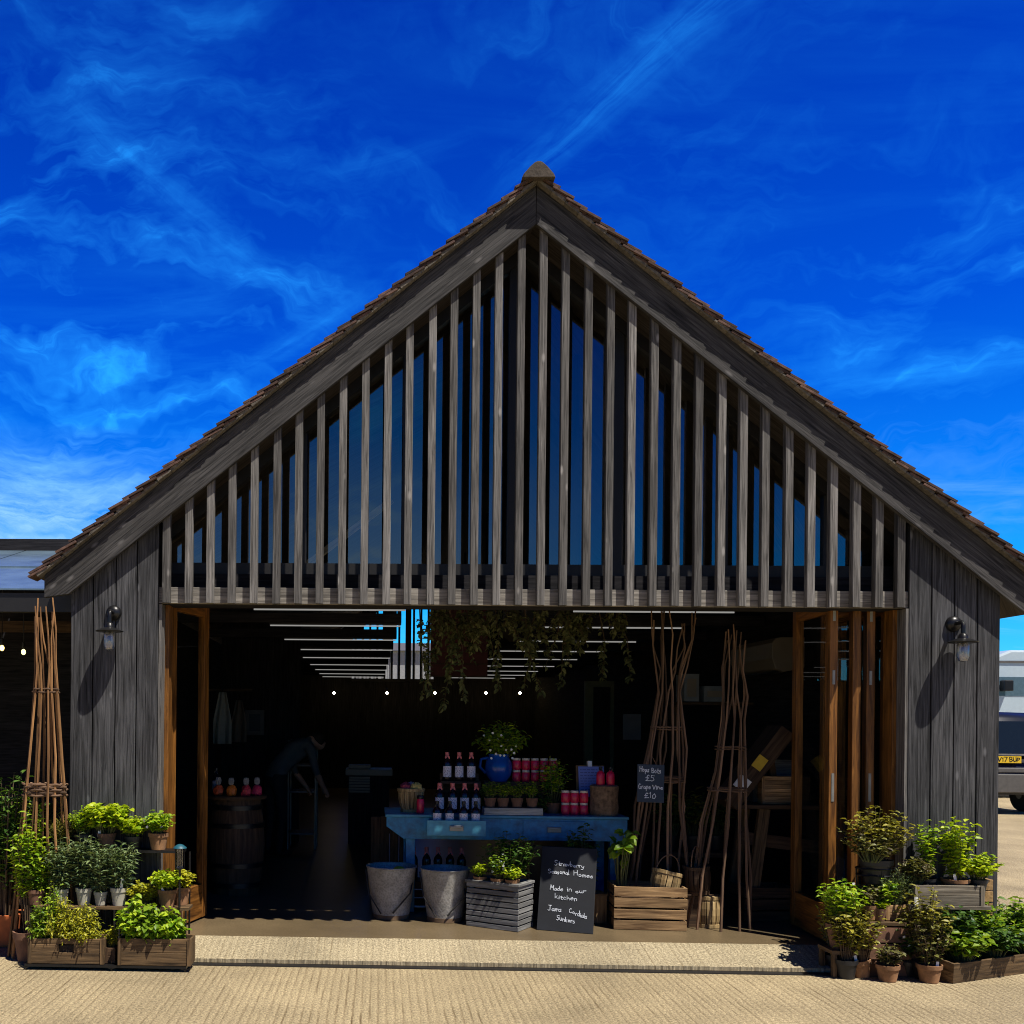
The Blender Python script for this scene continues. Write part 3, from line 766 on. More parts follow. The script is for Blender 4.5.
m = MB(); m.box(x0-.1, x0+5.4, cd-.03, cd-.004, H-.36, H-.30); m.box(x0-.4, x0+5.4, cd-.03, cd-.004, 1.5, 1.62); m.box(x0+1.38, x0+1.41, cd-.02, cd-.003, .6, H-.4)
m.build('trim_strip', m_trim, t)
m = MB(); m.box(x0+.35, x0+.6, cd-.3, cd-.05, H-1.15, H-.85); m.build('mirror', m_iron, t, bevel=.03)
for xx in (x0+.7, x0+4.3):
    w = MB(); w.lathe([(.2,-.12),(.37,-.1),(.37,.1),(.2,.12)], (xx, cd+.1, .37), 24, Matrix.Rotation(R(90),4,'X')); w.build('wheel', m_rubber, t, smooth=True)
t = thing('far_shed', 'grey metal clad shed seen through the rear window of the barn', 'building', (1.5, 42, 0))
m = MB(); m.box(-2, 6, 40, 45, 0, PZ(651, 40, 410)); m.build('wall', plain('grey cladding sheet', (.30,.31,.32), .6), t)
m = MB(); hz = PZ(651, 40, 410); m.add([(-2.2,39.8,hz),(6.2,39.8,hz),(6.2,42.5,hz+.5),(-2.2,42.5,hz+.5),(6.2,45.2,hz),(-2.2,45.2,hz)], [(0,1,2,3),(3,2,4,5)], [[(0,0)]*4]*2); m.build('roof', m_trim, t)
m = MB()
for i in range(26): m.box(-2+i*.31, -1.94+i*.31, 39.97, 39.998, .2, hz-.1)
m.build('seam', m_trim, t)

# ================================================================ BLUE TABLE AND WHAT STANDS ON IT
TD = 8.35; TT = PZ(815.5, TD, 505)
tx0, tx1 = PX(386.5, TD, 820), PX(627.5, TD, 820)
t = thing('display_table', 'long blue painted table with drawers across the doorway', 'table', ((tx0+tx1)/2, TD+.3, F))
MB().box(tx0-.01, tx1+.01, TD-.015, TD+.66, TT-.022, TT).build('tabletop', m_bluelt, t, bevel=.004)
m = MB(); zb = TT-.2
m.prism([(tx0,TT-.0225),(tx1,TT-.0225),(tx1,zb),(tx0+.14,zb),(tx0,zb+.10)], TD, TD+.03)
m.box(tx0+.01, tx0+.04, TD+.031, TD+.64, zb+.10, TT-.023); m.box(tx1-.04, tx1-.01, TD+.031, TD+.64, zb, TT-.023)
m.build('apron', m_blue, t, bevel=.003)
for (x, y) in ((tx0+.16, TD+.032), (tx1-.13, TD+.032), (tx0+.16, TD+.56), (tx1-.13, TD+.56)):
    l = MB(); l.box(x, x+.075, y, y+.075, F+.001, TT-.0235); l.build('leg', m_blue, t, bevel=.004)
def handle(c, par):
    h = MB(); h.box(c.x-.055, c.x+.055, c.y-.012, c.y-.001, c.z-.022, c.z+.022)
    h.box(c.x-.047, c.x+.047, c.y-.024, c.y-.012, c.z+.002, c.z+.018); h.build('handle', m_steel, par, bevel=.003)
d1 = MB(); ya = TD-.20
xa_, xb_ = PX(427, ya, 828), PX(486, ya, 828); za_, zb_ = PZ(836, ya, 456), PZ(820.5, ya, 456)
d1.box(xa_, xb_, ya, ya+.018, za_, zb_); d1.box(xa_+.02, xa_+.035, ya+.0185, TD-.002, za_+.01, zb_-.015); d1.box(xb_-.035, xb_-.02, ya+.0185, TD-.002, za_+.01, zb_-.015)
d1.box(xa_+.036, xb_-.036, ya+.0185, TD-.002, za_+.01, za_+.02)
dr1 = d1.build('drawer', m_bluelt, t, bevel=.003); handle(Vector(((xa_+xb_)/2, ya, (za_+zb_)/2)), dr1)
d2 = MB(); d2.box(PX(523,TD,829), PX(585,TD,829), TD-.012, TD-.002, PZ(838,TD,550), PZ(821,TD,550)); dr2 = d2.build('drawer', m_blue, t, bevel=.003)
handle(Vector((PX(554,TD,829), TD-.012, PZ(829.5,TD,554))), dr2)

# cordial bottles in the stepped rack and in the drawer
def bottle(c, h, r, label, grp, name='cordial_bottle', lab=True, cap=m_pink, body=m_dglass):
    t = thing(name, label, 'bottle', c, grp)
    MB().lathe([(r*.9,0),(r,.01),(r,h*.60),(r*.85,h*.68),(r*.36,h*.78),(r*.33,h*.86)], c, 16).build('bottle_glass', body, t, smooth=True)
    k = MB(); k.lathe([(r*.42,h*.84),(r*.46,h*.86),(r*.46,h*.995),(r*.40,h)], c, 12)
    for a in (-1, 1): k.leaf(Vector(c)+Vector((0,-r*.45,h*.9)), Vector((a*.5,-.3,-.8)), Vector((0,-1,0)), h*.16, r*.5)
    k.build('cap', cap, t)
    if lab:
        l = MB(); n = 7; vs = []
        for k_ in range(n):
            a = R(-90) + (k_/(n-1)-.5)*2.3
            for z in (h*.14, h*.52): vs.append(Vector(c)+Vector((math.cos(a)*r*1.02, math.sin(a)*r*1.02, z)))
        l.add(vs, [(2*i,2*i+2,2*i+3,2*i+1) for i in range(n-1)], [[(0,0)]*4]*(n-1)); l.build('bottle_label', m_label, t)
    return t
o4 = ['first', 'second', 'third', 'fourth', 'fifth']
zs = PZ(781, 8.72, 459)
t = thing('bottle_rack', 'dark stepped wooden rack holding two tiers of cordial bottles on the blue table', 'rack', (PX(458,8.72,790), 8.72, TT))
m = MB(); x0, x1 = PX(440.5,8.72,781), PX(480,8.72,781)
m.box(x0, x1, 8.64, 8.80, zs-.022, zs); m.build('shelf', m_dimw, t)
m = MB(); m.box(x0, x0+.018, 8.65, 8.80, TT, zs-.0225); m.box(x1-.018, x1, 8.65, 8.80, TT, zs-.0225); m.box(x0, x1, 8.801, 8.815, TT, zs+.06); m.build('side_panel', m_dimw, t)
for i, px in enumerate((447, 459, 471)):
    bottle((PX(px,8.72,775), 8.72, zs), .245, .038, f'dark labelled cordial bottle, {o4[i]} from left on the top tier of the rack', 'cordial bottles')
for i, px in enumerate((439.5, 452.5, 464.5, 476)):
    bottle((PX(px,8.52,800), 8.52, TT), .25, .039, f'dark labelled cordial bottle, {o4[i]} from left on the tabletop before the rack', 'cordial bottles')
for i, px in enumerate((437, 449.5, 463.5, 475.5)):
    bottle((PX(px,8.24,820), 8.24, za_+.070), .20, .036, f'dark cordial bottle standing in the open blue drawer, {o4[i]} from left', 'cordial bottles', lab=True, cap=m_iron)
# red jars
def jar(c, h, r, label, grp, name='jam_jar', lid=m_lid):
    t = thing(name, label, 'jar', c, grp)
    MB().lathe([(r*.86,0),(r,.008),(r,h*.72),(r*.8,h*.82)], c, 16).build('jar_body', m_red, t, smooth=True)
    MB().lathe([(r*.86,h*.80),(r*.9,h*.82),(r*.9,h*.98),(r*.84,h)], c, 16).build('lid', lid, t, smooth=True)
zr_ = PZ(781.5, 8.85, 534)
t = thing('riser_box', 'dark wooden box raising the double row of red jars on the blue table', 'box', (PX(535,8.9,790), 8.9, TT))
m = MB(); m.box(PX(482,8.9,790), PX(560,8.9,790), 8.75, 9.0, TT+.001, zr_); m.build('box_body', m_dimw, t, bevel=.004)
m = MB(); m.box(PX(482,8.9,790)-.004, PX(560,8.9,790)+.004, 8.74, 8.75, zr_-.03, zr_-.001); m.build('trim', m_dimw, t)
for r_, nm in ((0, 'lower'), (1, 'upper')):
    for i, px in enumerate((516.5, 525.7, 534.9, 544, 553)):
        jar((PX(px,8.82,775), 8.82, zr_+r_*.102), .10, .037, f'red jar, {o4[i]} from left in the {nm} row of five beside the blue jug', 'red jars by the blue jug')
for r_, nm in ((0, 'lower'), (1, 'upper')):
    for i, px in enumerate((565.3, 574.3, 583.7)):
        jar((PX(px,8.5,805), 8.5, TT+r_*.101), .10, .037, f'red jar, {o4[i]} from left in the {nm} row of three beside the log', 'red jars by the log')
jar((PX(420.5,8.45,805), 8.45, TT), .15, .032, 'single tall red jar with dark lid standing beside the bushel basket', 'red jars', lid=m_iron)
# log with two red bottles
lc = Vector((PX(604,8.5,805), 8.5, TT))
t = thing('log_stump', 'upright bark covered log stump used as a stand on the blue table', 'log', lc)
m = MB(); m.lathe([(.112,0),(.118,.06),(.112,.14),(.116,.24),(.110,.245)], lc, 20); m.build('bark', m_log, t)
m = MB(); m.lathe([(.001,.246),(.108,.2465),(.1,.249),(.001,.249)], lc, 18); m.build('cut_face', m_logtop, t)
for px, nm in ((600.5, 'left'), (610.5, 'right')):
    bottle((PX(px,8.47,780), 8.47, TT+.249), .15, .034, f'small red bottle with dark cap on the log stump, {nm} of the pair', 'red bottles on the log', 'red_bottle', False, m_iron, m_red)
# notice on a clip stand
nc = P(590, 792, 8.68)
t = thing('notice_board', 'pale blue paper notice clipped to a small brown board behind the log', 'notice', nc)
M = rotz(nc, R(6)) @ Matrix.Rotation(R(-8), 4, 'X')
m = MB(); m.box(-.115, .13, 0, .012, TT-nc.z+.003, .225, M); m.build('board', m_darkw, t)
m = MB(); m.box(-.095, .125, -.004, -.001, -.04, .215, M); po = m.build('paper', plain('pale blue paper', (.20,.27,.62), .8, var=.05), t)
m = MB()
for i in range(8):
    z = .185-i*.024; x = -.08
    while x < .06:
        w = rnd.uniform(.012, .032); m.box(x, min(x+w,.07), -.0055, -.0045, z, z+.006, M); x += w+.008
m.build('lettering', plain('faded ink', (.09,.11,.30), .9), po)
m = MB(); m.box(-.012, .022, -.012, .018, .215, .262, M); m.build('clip', m_tag, t)
# bushel basket
def basket(name, label, c, r0, r1, r2, h, tilt=0, az=0, handle=True, slats=16, mat=m_bask, grp=None):
    t = thing(name, label, 'basket', c, grp)
    M = Matrix.Translation(Vector(c)) @ Matrix.Rotation(az, 4, 'Z') @ Matrix.Rotation(tilt, 4, 'Y')
    rad = lambda f: r0*(1-f)**2 + r1*2*f*(1-f) + r2*f*f
    m = MB()
    for k in range(slats):
        a = 2*math.pi*k/slats; da = math.pi/slats*.84
        vs = []
        for j in range(6):
            f = j/5; r = rad(f)
            for (dd, o) in ((-da, 0), (da, 0), (da, -.006), (-da, -.006)):
                vs.append(M @ Vector(((r+o)*math.cos(a+dd), (r+o)*math.sin(a+dd), f*h)))
        fs = []
        for j in range(5):
            for q in range(4): fs.append((j*4+q, j*4+(q+1)%4, j*4+4+(q+1)%4, j*4+4+q))
        ru = rnd.uniform(0, 30)
        m.add(vs, fs, [[(ru+i//4*.05,0),(ru+i//4*.05,.03),(ru+i//4*.05+.05,.03),(ru+i//4*.05+.05,0)] for i in range(len(fs))])
    m.lathe([(.001,.004),(r0*.95,.004),(r0*.95,.012),(.001,.012)], (0,0,0), slats, None); n0 = len(m.v)
    for i in range(n0 - 4*slats, n0): m.v[i] = M @ m.v[i]
    m.build('slat_side', mat, t)
    for f in (.06, .93):
        b = MB(); r = rad(f)+.003
        pr = [(r, f*h-.014), (r+.005, f*h-.012), (r+.005, f*h+.012), (r, f*h+.014)]
        b.lathe(pr, (0,0,0), 28, None); b.f = b.f[:-2]; b.uv = b.uv[:-2]; b.mi = b.mi[:-2]
        b.v = [M @ v for v in b.v]; b.build('hoop', mat, t)
    if handle:
        q = MB(); q.tube([M @ Vector((math.cos(x)*r2*1.02, 0, h*.9+math.sin(x)*h*.75)) for x in [math.pi*i/12 for i in range(13)]], .005, 6)
        q.build('handle', m_wickd, t)
    return t
c = Vector((PX(411,8.6,800), 8.6, TT))
basket('bushel_basket', 'small slatted bushel basket of pink and yellow bundles on the left table end', c, .075, .12, .108, .20, handle=False)
for i, (dx, dy, cl, nm) in enumerate(((-.045,-.02,(.30,.04,.07),'crimson'), (.04,-.04,(.62,.45,.12),'yellow'), (.0,.05,(.45,.30,.32),'dusty pink'))):
    m = MB(); m.ball(c+Vector((dx,dy,.20)), .052, 9, 6, .9)
    for v in m.v: v += Vector((rnd.uniform(-.008,.008), rnd.uniform(-.008,.008), rnd.uniform(-.008,.008)))
    o = m.build('wrapped_bundle', plain(f'{nm} cloth', cl, .9), None, c+Vector((dx,dy,.16)))
    tag(o, f'{nm} wrapped bundle in the bushel basket', 'bundle', 'bundles in the basket')
# low tray of herbs on the table
zt_ = TT + .06
t = thing('pale_tray', 'pale shallow wooden tray under the row of little herb pots', 'tray', (PX(513,8.42,811), 8.42, TT))
m = MB(); m.box(PX(484,8.36,811), PX(543,8.36,811), 8.355, 8.50, TT+.001, zt_); m.build('tray_body', m_whitew, t, bevel=.004)
m = MB(); m.box(PX(484,8.36,811)+.01, PX(543,8.36,811)-.01, 8.366, 8.49, zt_+.0005, zt_+.004); m.build('liner', m_soil, t)
for i, px in enumerate((490, 503, 517, 532)):
    potted('potted_herb', f'little clay pot of green herbs on the pale tray, {o4[i]} from left', (PX(px,8.43,800), 8.43, zt_+.004), .052, .075, m_terrad, (L_mid, L_fern, L_mid, L_fern)[i], 20, .15, .085, .032, .014, 7, group='herb pots on the tray', rim=False)
# blue jug
jc = Vector((PX(499,8.8,780), 8.84, zr_))
t = thing('blue_jug', 'glossy cobalt blue jug holding a loose white flowered plant', 'jug', jc)
MB().lathe([(.07,0),(.105,.05),(.118,.11),(.11,.17),(.085,.21),(.088,.235),(.08,.235),(.076,.2)], jc, 26).build('jug_body', m_cobalt, t, smooth=True)
h = MB(); h.tube([jc+Vector((-.09,0,.20)), jc+Vector((-.15,0,.19)), jc+Vector((-.16,0,.12)), jc+Vector((-.11,0,.07))], .013, 8); h.build('handle', m_cobalt, t, smooth=True)
pc = jc+Vector((.03,0,.2))
t = thing('flowering_plant', 'loose leafy plant with tiny white flowers in the cobalt blue jug', 'plant', pc)
f, s = MB(), MB(); grow(f, s, pc, 34, .33, .26, .055, .028, 13, start=.2, up=(-.6,.5), taper=.5)
for _ in range(26):
    p = pc + Vector((rnd.uniform(-.17,.10), rnd.uniform(-.2,.0), rnd.uniform(.0,.22)))
    for k in range(5):
        a = k*1.2566; f.leaf(p, Vector((math.cos(a),-.3,math.sin(a))), Vector((0,-1,.2)), .012, .010, 1)
f.build('foliage', [L_mid, m_flower], t); s.build('stem', m_stem, t)
potted('potted_herb', 'tall leafy herb standing between the red jars and the notice', (PX(553,8.62,800), 8.62, TT), .07, .09, m_terrad, L_fern, 18, .42, .14, .055, .02, 13, group='herbs on the blue table', rim=False)
bedplant('trailing_plant', 'low dark green plant trailing in front of the riser box', (PX(540,8.5,800), 8.6, TT+.001), L_dark, 22, .18, .16, .04, .018, 8, 'herbs on the blue table')
bedplant('trailing_plant', 'yellow green tuft growing left of the herb pots beside the bottle rack', (PX(484.5,8.58,800), 8.6, TT+.001), L_mid, 14, .20, .06, .035, .016, 8, 'herbs on the blue table')
# bottles on the dark crate beneath the table
t = thing('low_crate', 'dark low crate under the blue table carrying a row of bottles', 'crate', (PX(437,8.75,880), 8.75, F))
m = MB()
for k in range(3): m.box(PX(408,8.7,870), PX(466,8.7,870), 8.64, 8.66, F+.01+k*.07, F+.07+k*.07)
m.box(PX(408,8.7,870), PX(466,8.7,870), 8.661, 8.90, F+.19, F+.21); m.build('slat_side', m_dimw, t)
m = MB(); m.box(PX(408,8.7,870)+.002, PX(408,8.7,870)+.03, 8.661, 8.9, F+.001, F+.189); m.build('corner_post', m_dimw, t); m = MB(); m.box(PX(466,8.7,870)-.03, PX(466,8.7,870)-.002, 8.661, 8.9, F+.001, F+.189); m.build('corner_post', m_dimw, t)
for i, px in enumerate((413.5, 426.5, 438, 450, 461.5)):
    bottle((PX(px,8.75,860), 8.75, F+.211), .28, .037, f'dark bottle with pink cap under the blue table, {o4[i]} from left', 'bottles under the table', lab=False)

# ================================================================ DOORWAY FLOOR ROW
def bucket(c, r0, r1, h, label, a):
    t = thing('metal_bucket', label, 'bucket', c, 'galvanised buckets')
    m = MB(); m.lathe([(r0,.035),(r1,h),(r1+.006,h+.004),(r1+.004,h+.012),(r1-.006,h+.006),(r0-.004,.05)], c, 32)
    m.build('bucket_side', m_galv, t, smooth=True)
    b = MB(); b.lathe([(r0*.94,0),(r0*1.005,.002),(r0*1.012,.034),(r0*.99,.036)], c, 32); b.build('base_band', m_rust, t, smooth=True)
    q = MB(); q.tube([Vector(c)+Vector((r1*1.04*math.cos(a), r1*1.04*math.sin(a), h-.02)), Vector(c)+Vector((r1*.75*math.cos(a-.6), -r1*.86, h*.55)), Vector(c)+Vector((r0*.2-.02, -r0*1.12, .06))], .0065, 6)
    q.tube([Vector(c)+Vector((-r1*1.04, -.02, h-.02)), Vector(c)+Vector((-r1*.9, -r1*.55, h*.5)), Vector(c)+Vector((-r0*.55, -r0*.98, .05))], .0055, 6)
    q.build('handle', m_rubber, t, smooth=True)
    l = MB(); l.lathe([(.001,h*.84),(r1*.93,h*.85),(r1*.93,h*.86),(.001,h*.87)], c, 24); l.build('liner', plain('blue plastic liner', (.03,.13,.27), .4) if 'blue plastic liner' not in bpy.data.materials else bpy.data.materials['blue plastic liner'], t)
    return t
c1 = G(391, 917, F); c2 = G(444.5, 920, F)
bucket(c1, .148, .198, .40, 'dented galvanised bucket holding a yellow bundle, left of the pair', R(20))
bucket(c2, .140, .192, .40, 'galvanised bucket with rubber handle next to the grey slatted crate', R(40))
m = MB(); m.ball(c1+Vector((.06,-.05,.375)), .055, 10, 6, .7); o = m.build('yellow_bundle', plain('yellow cloth', (.55,.45,.02), .8), None, c1+Vector((.06,-.05,.34))); tag(o, 'yellow cloth bundle lying on the left bucket', 'bundle')
# slatted crate helper
def crate(name, label, M, w, d, h, mat, rows, th=.014, gap=.012, hole=False, solid_ends=False, cat='crate', grp=None, rimm=None):
    t = thing(name, label, cat, M.translation, grp)
    m = MB(); rh = (h-gap*(rows-1))/rows
    for k in range(rows):
        z0 = k*(rh+gap)
        for (y0_, y1_) in ((0, th), (d-th, d)): m.box(-w/2+rnd.uniform(-.003,.003), w/2+rnd.uniform(-.003,.003), y0_, y1_, z0+.002, z0+rh, M)
        for (x0_, x1_) in ((-w/2+.004, -w/2+.004+th), (w/2-th-.004, w/2-.004)): m.box(x0_, x1_, th+.001, d-th-.001, z0+.002, z0+rh, M)
    m.build('slat_side', mat, t, bevel=.002)
    m = MB()
    for x in (-1, 1):
        for y in (th+.002, d-th-.027):
            m = MB(); m.box(x*(w/2-th-.022)-.0125, x*(w/2-th-.022)+.0125, y, y+.025, .004, h-.006, M); m.build('corner_post', mat, t)
    m = MB(); m.box(-w/2+th+.008, w/2-th-.008, th+.003, d-th-.003, .005, .02, M); m.build('floor_board', mat, t)
    return t
A, B = G(466, 925.5, F), G(518, 932.5, F)
d = (B-A); an = math.atan2(d.y, d.x); Mg = rotz((A+B)/2, an); Mg.translation.z = F
hg = .335
crate('slatted_crate', 'grey painted slatted crate full of small plants beside the buckets', Mg, d.length, .27, hg, m_greyw, 8, .012, .008)
m = MB(); w_, h_ = d.length/2, hg
m.box(-w_-.008, w_+.008, -.010, .03, h_+.001, h_+.02, Mg); m.box(-w_-.008, w_+.008, .24, .28, h_+.001, h_+.02, Mg); m.box(w_-.03, w_+.008, .031, .239, h_+.001, h_+.02, Mg); m.box(-w_-.008, -w_+.03, .031, .239, h_+.001, h_+.02, Mg)
m.build('rim', m_greyw, bpy.data.objects['slatted_crate'], bevel=.002)
m = MB(); m.box(-w_+.03, w_-.03, .03, .24, hg-.06, hg-.04, Mg); m.build('liner', m_soil, bpy.data.objects['slatted_crate'])
for i, (x, y, lm, nm) in enumerate(((-.13,.06,L_lime,'left'), (.02,.05,L_mid,'middle'), (.14,.055,L_lime,'right'))):
    c = Mg @ Vector((x, y, hg-.04))
    potted('potted_plant', f'small clay pot of bright lime leaves in the grey slatted crate, {nm} of three' if nm != 'middle' else 'small clay pot of white flowered plant in the middle of the grey slatted crate', c, .055, .085, m_terra, lm, 20, .12 if nm != 'middle' else .2, .08, .035, .02, 8, group='pots in the grey crate', flowers=0 if nm != 'middle' else 14, rim=False)
bedplant('leafy_shrub', 'dark bushy plant rising behind the lime pots in the grey slatted crate', Mg @ Vector((.06,.2,hg-.04)), L_dark, 34, .44, .24, .055, .024, 12, 'plants in the grey crate')
# blackboard
BL, BR = G(536.5, 930, F), G(593, 934.5, F)
TL = P(542.5, 846, BL.y+.21); TR = P(599.5, 849, BR.y+.21)
Mb = frame(BL, BR-BL, (TL+TR)/2-(BL+BR)/2); Wb = (BR-BL).length; Hb = ((TL+TR)/2-(BL+BR)/2).length
t = thing('chalkboard_sign', 'black A-board with white chalk lettering leaning at the shop threshold', 'sign', (BL+BR)/2)
m = MB(); m.box(0, Wb, 0, .014, .002, Hb, Mb); bo = m.build('board', m_slate, t, bevel=.003)
m = MB(); bk = Mb @ Vector((0,.02,Hb-.02)); 
M2 = frame(Vector((BL.x,BL.y+.42,F)), BR-BL, bk-Vector((BL.x,BL.y+.42,F))); m.box(.03, Wb-.03, 0, .012, .002, Hb-.02, M2); m.build('back_panel', m_slate, t)
m = MB()
tx = lambda px: (px-537)/57*Wb
tv = lambda py: (932-py)/85.0*Hb
S = Hb/85
for txt, x0, x1, py, sz, sl in (('Strawberry', 551, 582, 866, 4.6, -.05), ('Seasonal', 545, 567, 874.5, 4.6, -.02), ('Homes', 571.5, 592, 875.5, 4.8, -.08),
      ('Made', 548, 562, 891, 4.6, -.1), ('in', 565.5, 571, 891.5, 4.6, -.08), ('our', 574, 585, 892.5, 4.4, .06), ('kitchen', 553.5, 577, 899.5, 4.6, -.06),
      ('Jams', 547, 562, 912, 5.0, -.02), ('Cordials', 569, 588, 913, 4.8, -.28), ('Sunkers', 556.5, 576, 920.5, 4.6, -.14)):
    write(m, txt, Mb, tx(x0), tv(py), sz*S, (x1-x0)/57*Wb, sl, .0046)
m.build('lettering', m_chalk, bo)
# small wood block behind the board
t = thing('wooden_block', 'small brown wooden box behind the right edge of the A-board', 'box', G(600, 924, F))
M = rotz(G(600, 924, F), R(8))
m = MB(); m.box(-.055,.055,0,.16,.002,.22,M); m.build('box_body', m_brownw, t, bevel=.004)
m = MB(); m.box(-.06,.06,-.006,.17,.221,.235,M); m.build('lid', m_brownw, t)
# brown crate, baskets
A, B = G(614, 929.5, F), G(687, 931.5, F); d = B-A
Mc = rotz((A+B)/2, math.atan2(d.y, d.x)); Mc.translation.z = F
wc = d.length
crate('wooden_crate', 'brown wooden crate with four slats beneath the willow baskets', Mc, wc, .34, .325, m_brownw, 4, .016, .012)
c = Mc @ Vector((.05, .15, .33)); 
m = MB(); m.box(-wc/2+.03, wc/2-.03, .03, .31, .22, .24, Mc); m.build('floor_board', m_dimw, bpy.data.objects['wooden_crate'])
basket('handled_basket', 'tilted slatted basket with hoop handle on the brown crate', Mc @ Vector((.12,.15,.245)), .085, .13, .105, .19, R(14), R(20), True, 16)
cb = Vector((PX(700,8.0,890), 8.0, F))
t = thing('dark_box', 'dark upright box behind the brown crate supporting a basket', 'box', cb)
m = MB(); m.box(cb.x-.14, cb.x+.1, 7.93, 8.15, F+.001, F+.24); m.build('box_body', m_dimw, t, bevel=.004)
m = MB(); m.box(cb.x-.15, cb.x+.11, 7.92, 8.16, F+.241, F+.255); m.build('lid', m_dimw, t)
basket('handled_basket', 'narrow dark slatted basket on the dark box behind the brown crate', (PX(697,8.0,893), 8.0, F+.256), .085, .125, .09, .22, R(-6), R(50), True, 16, m_dimw)
basket('round_basket', 'barrel shaped slatted basket on the floor right of the brown crate', G(707, 926, F), .092, .135, .095, .245, 0, 0, False, 18)

# willow obelisks
def obelisk(label, base, rb, waist, rw, top, rt, n, bands, mat, wild=.03, ell=.8, rod=.009, ph=0.0, bandm=m_wickd):
    t = thing('willow_obelisk', label, 'plant support', base, 'willow obelisks')
    base, waist, top = Vector(base), Vector(waist), Vector(top)
    m = MB(); rods = []
    for k in range(n):
        a = ph + 2*math.pi*k/n + rnd.uniform(-.15, .15)
        b = base + Vector((rb*math.cos(a), rb*ell*math.sin(a), 0))
        w = waist + Vector((rw*math.cos(a), rw*ell*math.sin(a), 0))
        a2 = a + rnd.uniform(-.9, .9)
        u = top + Vector((rt*math.cos(a2), rt*ell*math.sin(a2), rnd.uniform(-.16, .03)))
        j = lambda: Vector((rnd.uniform(-wild, wild), rnd.uniform(-wild, wild), 0))*.35
        pts = []
        for f in (0, .25, .5, .75, 1): pts.append(b*(1-f)+w*f + (j() if 0 < f < 1 else Vector()))
        for f in (.3, .65, 1): pts.append(w*(1-f)+u*f + j())
        q = len(pts); m.tube(pts, [rod*(1-.55*i/(q-1)) for i in range(q)], 6); rods.append((b, w))
    m.build('rod', mat, t)
    bd = MB()
    for (z, rows, th) in bands:
        f = (z-base.z)/(waist.z-base.z); f = max(0, min(1, f)); c = base*(1-f)+waist*f; r = rb*(1-f)+rw*f
        for i in range(rows):
            pts = []
            for s in range(29):
                a = 2*math.pi*s/28; wv = .012*math.sin(a*n/2*1.0 + i*math.pi)
                pts.append(c + Vector(((r+wv)*math.cos(a), (r+wv)*ell*math.sin(a), z-c.z+i*.019+rnd.uniform(-.004,.004))))
            bd.tube(pts, th, 5, caps=False)
    bd.build('woven_band', bandm, t)
    return t
obelisk('tall willow obelisk with reddish rods behind the price board', (PX(655,8.15,880), 8.15, F), .27, P(669, 692, 8.15), .085, P(675, 606, 8.15), .17, 13, [(PZ(780,8.15), 3, .006), (PZ(728,8.15), 2, .005)], m_wickd, .09, rod=.0115)
obelisk('willow obelisk with dark woven bands standing between the baskets and the bench', (PX(718,7.95,890), 7.98, F), .25, P(733, 720, 7.98), .085, P(735, 624, 7.98), .07, 11, [(PZ(788,7.98), 2, .006), (PZ(747,7.98), 2, .005)], m_wickd, .07, rod=.0115)
# price board
pa = (P(637,802,7.82), P(664,803,7.82), P(638,764,7.84))
Mp = frame(pa[0], pa[1]-pa[0], pa[2]-pa[0]); wp = (pa[1]-pa[0]).length; hpx = (pa[2]-pa[0]).length
t = thing('price_board', 'small navy price board chalked with prices, tied to the reddish obelisk', 'sign', (pa[0]+pa[1])/2)
m_navy = plain('navy board', (.008,.02,.04), .6)
m = MB(); m.box(0, wp, 0, .01, 0, hpx, Mp); bo = m.build('board', m_navy, t, bevel=.002)
m = MB(); s = hpx/38
for txt, x0, x1, py, sz in (('Hops', 2, 12, 7.5, 5.0), ('Bots', 14, 24, 8.5, 5.0), ('£5', 8, 17, 16, 5.0), ('Grape', 1, 13.5, 24.5, 5.0), ('Vine', 15, 26, 24.5, 4.6), ('£10', 7, 19, 33.5, 5.0)):
    write(m, txt, Mp, x0/27*wp, hpx-py*s, sz*s, (x1-x0)/27*wp, 0, .0052, y=-.003)
m.build('lettering', m_chalk, bo)
m = MB(); m.tube([Mp @ Vector((wp*.3,.005,hpx)), Mp @ Vector((wp*.5,.03,hpx+.09)), Mp @ Vector((wp*.7,.005,hpx))], .003, 5); m.build('string', m_wickd, t)
# squash-leaf plant right of the board
t = thing('stemmed_plant', 'pale stalked plant with round drooping leaves beside the blue table leg', 'plant', G(620, 905, F))
f, s = MB(), MB(); b0 = Vector((PX(621,7.95,900), 7.98, F+.02))
for k in range(11):
    e = P(rnd.uniform(607, 636), rnd.uniform(832, 862), 7.85+rnd.uniform(-.1,.15)); m_ = (b0+e)/2 + Vector(((e.x-b0.x)*.15, 0, .1))
    s.tube([b0+Vector((rnd.uniform(-.05,.05),0,0)), m_, e], [.006,.005,.004], 5)
    for q in range(4): f.leaf(e, Vector((rnd.uniform(-1,1), rnd.uniform(-1,.3), rnd.uniform(-.7,.3))), Vector((0,-.6,1)), .075, .065)
f.build('foliage', L_mid, t); s.build('stem', m_stem, t)
m = MB(); m.lathe([(.07,0),(.09,.1),(.08,.1),(.07,.08)], Vector((b0.x, b0.y, F+.001)), 16); m.build('pot', m_plastic, t, smooth=True)
bedplant('dark_shrub', 'dark leafy plant poking up behind the top of the A-board', (PX(584,8.0,860), 8.1, F+.001), L_dark, 14, .85, .16, .06, .028, 14, 'shrubs by the table', start=.55)

